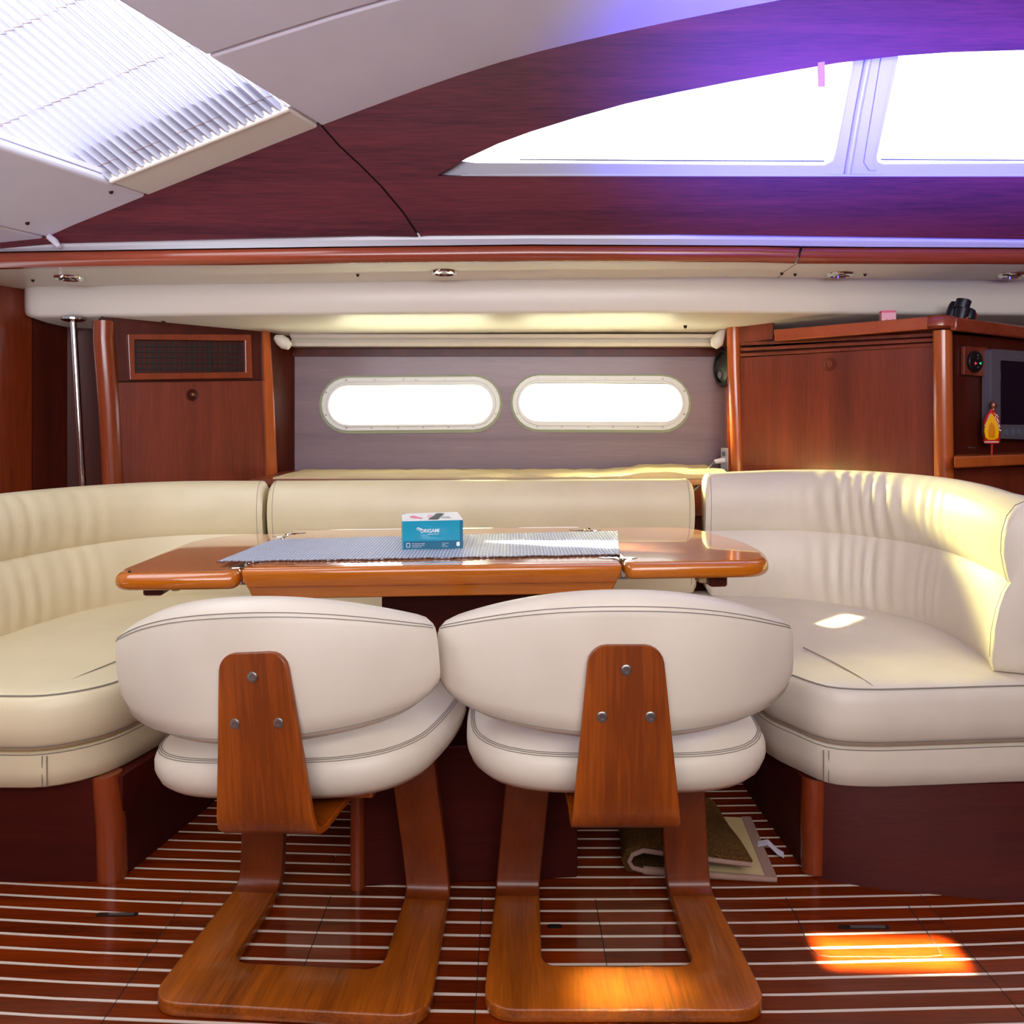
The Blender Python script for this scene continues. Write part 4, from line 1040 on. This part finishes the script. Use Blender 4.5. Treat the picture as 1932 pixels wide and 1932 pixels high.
ov = [(1843 + 13 * math.cos(2 * math.pi * k / 28), 682 + 20.5 * math.sin(2 * math.pi * k / 28)) for k in range(28)]
obj('oval_dial', plate(RF, [ov], .012, .014, .004), M['black'], cp, 40)
for nm, x, mt in (('red_light', 1842, M['red_led']), ('green_light', 1849.5, M['green_led'])):
    obj(nm, plate(RF, [[(x - 2, 683), (x + 2, 685.5), (x - 2, 688)] if nm == 'red_light' else [(x + 2, 683), (x - 2, 685.5), (x + 2, 688)]], .001, .026), mt, cp, 0)
for y in (669, 675, 692): obj('dial_mark', plate(RF, [[(1843.5, y), (1847, y), (1845.5, y + 3)]], .001, .026), M['button'], cp, 0)
tv = thing('screen', 'small grey framed screen on the right locker face', 'screen', RF.at(1920, 826))
fr = obj('bezel', plate(RF, [round_poly([(1870, 658), (2060, 672), (2060, 834), (1869, 827)], 5), [(1888, 680), (2045, 690), (2045, 803), (1888, 801)]], .03, .006), M['grey'], tv, 30, .004)
obj('backing', plate(RF, [[(1872, 664), (2055, 676), (2055, 828), (1872, 824)]], .02, .0006), M['black'], tv, 0)
obj('display', plate(RF, [[(1886, 678), (2046, 689), (2046, 805), (1886, 803)]], .006, .022), M['screen'], tv, 0)
for k in range(4):
    x = 1900 + 12 * k
    obj('button', plate(RF, [[(x + 3 * math.cos(2 * math.pi * j / 12), 815.5 + 6 * math.sin(2 * math.pi * j / 12)) for j in range(12)]], .004, .035), M['button'], tv, 40)
obj('side_clip', plate(RF, [[(1884, 704), (1888.5, 704), (1888.5, 717), (1884, 717)]], .004, .034), M['grey'], tv, 0)
obj('brand_mark', plate(RF, [[(1914, 671), (1926, 672), (1926, 674.5), (1914, 673.5)]], .001, .036), M['button'], tv, 0)

# ---- hanging beaded ornament on a red stick
YO = 2.632
oz = P(1871, 858, YO)
orn = thing('ornament', 'red and yellow beaded ornament with bronze knob in front of the screen', 'ornament', Vector((oz.x, oz.y, zl)))
def ol(x, y): return P(x, y, YO)
obj('stick', tube([Vector((oz.x, YO, zl + .0004)), ol(1871.5, 835)], .0032, 8), M['red'], orn, 60)
k_ = YO / F
prof = [(.4, 838), (14, 837), (15.5, 832), (15.5, 815), (15, 800), (13, 788), (8, 780), (4, 775), (3, 772)]
Mo = Matrix.Translation((ol(1871, 785).x, YO, 0)) @ Matrix.Diagonal((1, .55, 1, 1))
obj('body', lathe([(r * k_, CZ - (y - H) * k_) for r, y in prof], 24, Mo), M['red'], orn, 50)
def oplate(name, pts, th, off, mat):
    PO = Plane((0, YO - .011, 0), (1, 0, 0), (0, 0, 1))
    obj(name, plate(PO, [pts], th, off, .001), mat, orn, 40)
oplate('yellow_arch', [(1860, 826), (1858, 812), (1861, 798), (1867, 787), (1871, 779), (1874, 783), (1879, 792), (1884, 804), (1885, 815), (1884, 826), (1876, 830), (1866, 830)], .006, .0, M['yellow'])
oplate('amber_niche', [(1866, 826), (1865, 812), (1867, 802), (1871, 796), (1876, 801), (1878, 812), (1877, 826)], .003, .006, M['amber'])
obj('knob', lathe([(.4 * k_, CZ - (776 - H) * k_), (5 * k_, CZ - (774 - H) * k_), (4 * k_, CZ - (771 - H) * k_), (6.5 * k_, CZ - (767 - H) * k_), (6 * k_, CZ - (761 - H) * k_), (.4 * k_, CZ - (755 - H) * k_)], 16, Matrix.Translation((ol(1874, 0).x, YO, 0))), M['bronze'], orn, 50)
bd_ = [(1877 + 2.0 * math.sin(i * 1.7) + i * .75, 781 + i * 2.6) for i in range(13)] + [(1881 + 1.5 * math.sin(i * 2.1) + i * .6, 783 + i * 3.2) for i in range(10)] + [(1858 + 2.1 * i, 834) for i in range(13)] + [(1868 - i * 1.2, 782 + 2.6 * i) for i in range(9)]
for x, y in bd_:
    q = P(x, y, YO - .0155 if y > 832 else YO - .012)
    obj('bead', lathe([(.0003, -.0022), (.0018, -.0012), (.0022, 0), (.0018, .0012), (.0003, .0022)], 6, Matrix.Translation(q)), M['pearl'], orn, 60)

# ---- things on the locker top
pk = P(1675, 604, 2.74); S0 = 2.74 / F
cbx = thing('card_box', 'small pink patterned box on the right locker rail', 'box', (pk.x, pk.y, zt - .002))
q = pk; hgt = CZ - (587 - H) * S0 - (zt - .002)
Mb = Matrix.Translation((pk.x, pk.y, zt - .002)) @ Matrix.Rotation(math.radians(-12), 4, 'Z')
obj('carton', xform(box(-.023, .023, -.015, .015, 0, hgt), Mb), M['pink_pale'], cbx, 0, .001)
obj('pink_band', xform(box(-.0234, .0234, -.0154, .0154, hgt - .007, hgt + .0004), Mb), M['pink'], cbx, 0)
for k in range(7):
    x = -.018 + .006 * k; z = hgt * .3 + .005 * (k % 3)
    obj('print_mark', xform(box(x - .002, x + .002, -.0156, -.0152, z, z + .005), Mb), M['pink'], cbx, 0)
bn = thing('binoculars', 'dark navy binoculars lying on the right locker top', 'binoculars', P(1815, 606, 2.68))
def bt(name, pts, mat=M['navy'], n=14):
    return obj(name, tube([P(x, y, Y) for x, y, r, Y in pts], [r * Y / F for x, y, r, Y in pts], n), mat, bn, 40)
bt('left_barrel', [(1792, 604, 11, 2.74), (1797, 589, 11, 2.74), (1801, 577, 10, 2.74), (1803, 571, 8, 2.74)])
bt('right_barrel', [(1812, 603, 12, 2.70), (1816, 586, 12.5, 2.70), (1818, 580, 12.5, 2.70)])
bt('eyepiece', [(1814, 582, 13, 2.70), (1817, 572, 13.5, 2.70), (1819, 567, 13.5, 2.70), (1819.5, 565, 10, 2.70)])
bt('focus_body', [(1826, 602, 11, 2.72), (1829, 594, 11.5, 2.72), (1831, 585, 9, 2.72), (1832, 582, 4, 2.72)])
bt('lens_cap', [(1836, 601, 5, 2.73), (1839, 595, 5, 2.73), (1840, 590, 3, 2.73)], M['strip'])
bt('orange_dot', [(1823, 600, 3.2, 2.685), (1824, 598, 2.6, 2.682)], M['orange'], 10)

# ---- speaker, socket, plug and cable on the left flank of the right locker
SPn = Plane(Vector((b1.x, b1.y, 1)), Vector((b0.x - b1.x, b0.y - b1.y, 0)), (0, 0, 1))
if SPn.n.x > 0: SPn = Plane(Vector((b0.x, b0.y, 1)), Vector((b1.x - b0.x, b1.y - b0.y, 0)), (0, 0, 1))
c = Vector(((b0.x + b1.x) / 2, (b0.y + b1.y) / 2, P(1367, 693, 3.24).z)) + Vector((-.004, 0, 0))
Msp = orient(c, Vector((-1, -.22, 0)))
spk = thing('speaker', 'round black loudspeaker on the flank of the right locker', 'speaker', c)
obj('ring', lathe([(.078, 0), (.078, .010), (.072, .016), (.062, .016), (.060, .008)], 28, Msp), M['black'], spk, 40)
obj('cone_grille', lathe([(.062, .006), (.05, .014), (.03, .020), (.0008, .022)], 28, Msp), M['grille'], spk, 40)
obj('tweeter', lathe([(.016, .018), (.015, .025), (.0008, .027)], 16, Msp @ Matrix.Translation((-.03, 0, 0))), M['grey'], spk, 40)
c2 = Vector((b0.x * .8 + b1.x * .2, b0.y * .8 + b1.y * .2, P(1368, 868, 3.16).z)) + Vector((-.002, 0, 0)); Ms2 = orient(c2, Vector((-1, -.22, 0)))
sk = thing('power_socket', 'pale wall socket low on the flank of the right locker', 'socket', c2)
obj('plate', xform(box(-.045, .045, -.03, .03, 0, .012), Ms2), M['frame_white'], sk, 0, .003)
obj('rocker', xform(box(.014, .03, -.012, .012, .012, .016), Ms2), M['grey'], sk, 0, .002)
plug = thing('charger_plug', 'white charger plug with grey cable in the socket', 'charger', c2 + Vector((-.02, 0, 0)))
pa = Ms2 @ Vector((-.005, 0, .012))
obj('plug_body', tube([pa, pa + Vector((-.012, -.006, 0)), pa + Vector((-.038, -.012, -.004)), pa + Vector((-.042, -.013, -.0045))], [.011, .011, .0095, .006], 10), M['card'], plug, 50)
cb = [pa + Vector((-.042, -.013, -.005)), P(1338, 883, 3.05), P(1328, 899, 2.93), P(1318, 917, 2.88), P(1306, 930, 2.86), P(1300, 960, 2.86)]
obj('cable', tube(crom(cb, None, 8), .0035, 7), M['cable'], plug, 60)

# ---- shelf behind the middle backrest with a beige cloth
shelf = obj('trim_7', box(-.93, .88, 2.86, 3.345, .775, .795), M['mahogany_z'], None, 0); tag(shelf, 'mahogany shelf behind the middle backrest', 'shelf', kind='structure')
back_panel = obj('trim_8', join(box(-.95, 1.0, 2.90, 2.92, .0, .775), box(-.9, .95, 2.84, 2.90, .668, .684)), M['mahogany_z'], None, 0); tag(back_panel, 'mahogany panel seen in the gap between the backrests', 'panel', kind='structure')
V, Fc = [], []
nx, ny = 50, 10
for l in (0, 1):
    for i in range(nx + 1):
        for j in range(ny + 1):
            s = i / nx; x = -.855 + 1.635 * s; y = 2.88 + .43 * j / ny
            h = .0015 + .004 * abs(math.sin(i * .9 + j * .4)) * (.4 + s)
            if s > .74: h += .020 * min(1, (s - .74) / .1) * (.6 + .4 * math.sin(j * 1.1 + i * .35))
            V.append((x, y, .7955 + (h + .003 if l == 0 else 0)))
m = (nx + 1) * (ny + 1)
for l in (0, m):
    for i in range(nx):
        for j in range(ny): Fc.append([l + i * (ny + 1) + j, l + (i + 1) * (ny + 1) + j, l + (i + 1) * (ny + 1) + j + 1, l + i * (ny + 1) + j + 1])
for i in range(nx):
    for j in (0, ny):
        a, b = i * (ny + 1) + j, (i + 1) * (ny + 1) + j; Fc.append([a, b, m + b, m + a])
for j in range(ny):
    for i in (0, nx):
        a, b = i * (ny + 1) + j, i * (ny + 1) + j + 1; Fc.append([a, b, m + b, m + a])
clo = obj('shelf_cloth', (V, Fc), M['cloth'], None, 50); tag(clo, 'rumpled beige cloth along the shelf below the portholes', 'cloth')

# ---- folded door mat under the table
mat = thing('door_mat', 'folded brown pile door mat on the floor under the table', 'mat', (.42, 1.9, 0))
q1, q2, q3, q4 = Vector((.262, 1.795, 0)), Vector((.578, 1.765, 0)), Vector((.60, 2.03, 0)), Vector((.285, 2.05, 0))
def quad_slab(a, b, c, d, z0, z1): 
    v = [p + Vector((0, 0, z0)) for p in (a, b, c, d)] + [p + Vector((0, 0, z1)) for p in (a, b, c, d)]
    return v, [[3, 2, 1, 0], [4, 5, 6, 7], [0, 1, 5, 4], [1, 2, 6, 5], [2, 3, 7, 6], [3, 0, 4, 7]]
obj('mat_underside', quad_slab(q1 + Vector((.03, .0, 0)), q2, q3, q4 + Vector((.03, 0, 0)), .001, .009), M['mat_back'], mat, 0, .002)
obj('mat_border', quad_slab(q2 + Vector((-.022, .0, 0)), q2 + Vector((.003, -.002, 0)), q3 + Vector((.003, .002, 0)), q3 + Vector((-.022, .002, 0)), .001, .011), M['mat_border'], mat, 0, .002)
obj('mat_border', tube([q1 + Vector((.03, -.002, .010)), q1.lerp(q2, .5) + Vector((0, -.004, .009)), q2 + Vector((0, -.003, .006))], [.009, .008, .006], 8), M['mat_border'], mat, 60)
V, Fc = [], []; rings = []
# folded-over pile: loop section swept from front to back
sec = [(.315, .012), (.10, .013), (.03, .010), (.006, .016), (-.002, .030), (.006, .045), (.03, .053), (.10, .047), (.20, .042), (.262, .040), (.268, .046), (.255, .052), (.19, .054), (.10, .060), (.025, .066), (-.008, .056), (-.018, .032), (-.008, .006), (.04, .001), (.315, .002)]
sec = sec[1:-1]
for j in range(8):
    t = j / 7; a = q1.lerp(q4, t); b = q2.lerp(q3, t); dv = (b - a).normalized()
    rings.append([a + dv * (s * (1 - .16 * t if s > .15 else 1)) + Vector((0, .002 * math.sin(s * 40), z * 1.0 + .003 * math.sin(j * 1.3 + s * 20) * (1 if z > .03 else 0))) for s, z in sec])
obj('pile', loft(rings), M['mat_pile'], mat, 60)
pp = [rings[0][i] + Vector((0, -.004, 0)) for i in range(0, 9)]
obj('mat_piping', tube(pp, .0055, 8), M['mat_border'], mat, 60)
tgp = [q2.lerp(q3, .50) + Vector((-.01, 0, .012)), q2.lerp(q3, .47) + Vector((.012, 0, .020)), q2.lerp(q3, .42) + Vector((.026, -.01, .012)), q2.lerp(q3, .38) + Vector((.04, -.01, .008))]
obj('care_label', ribbon(tgp, Vector((.004, .012, 0)), Vector((0, 0, .001))), M['tag'], mat, 0)
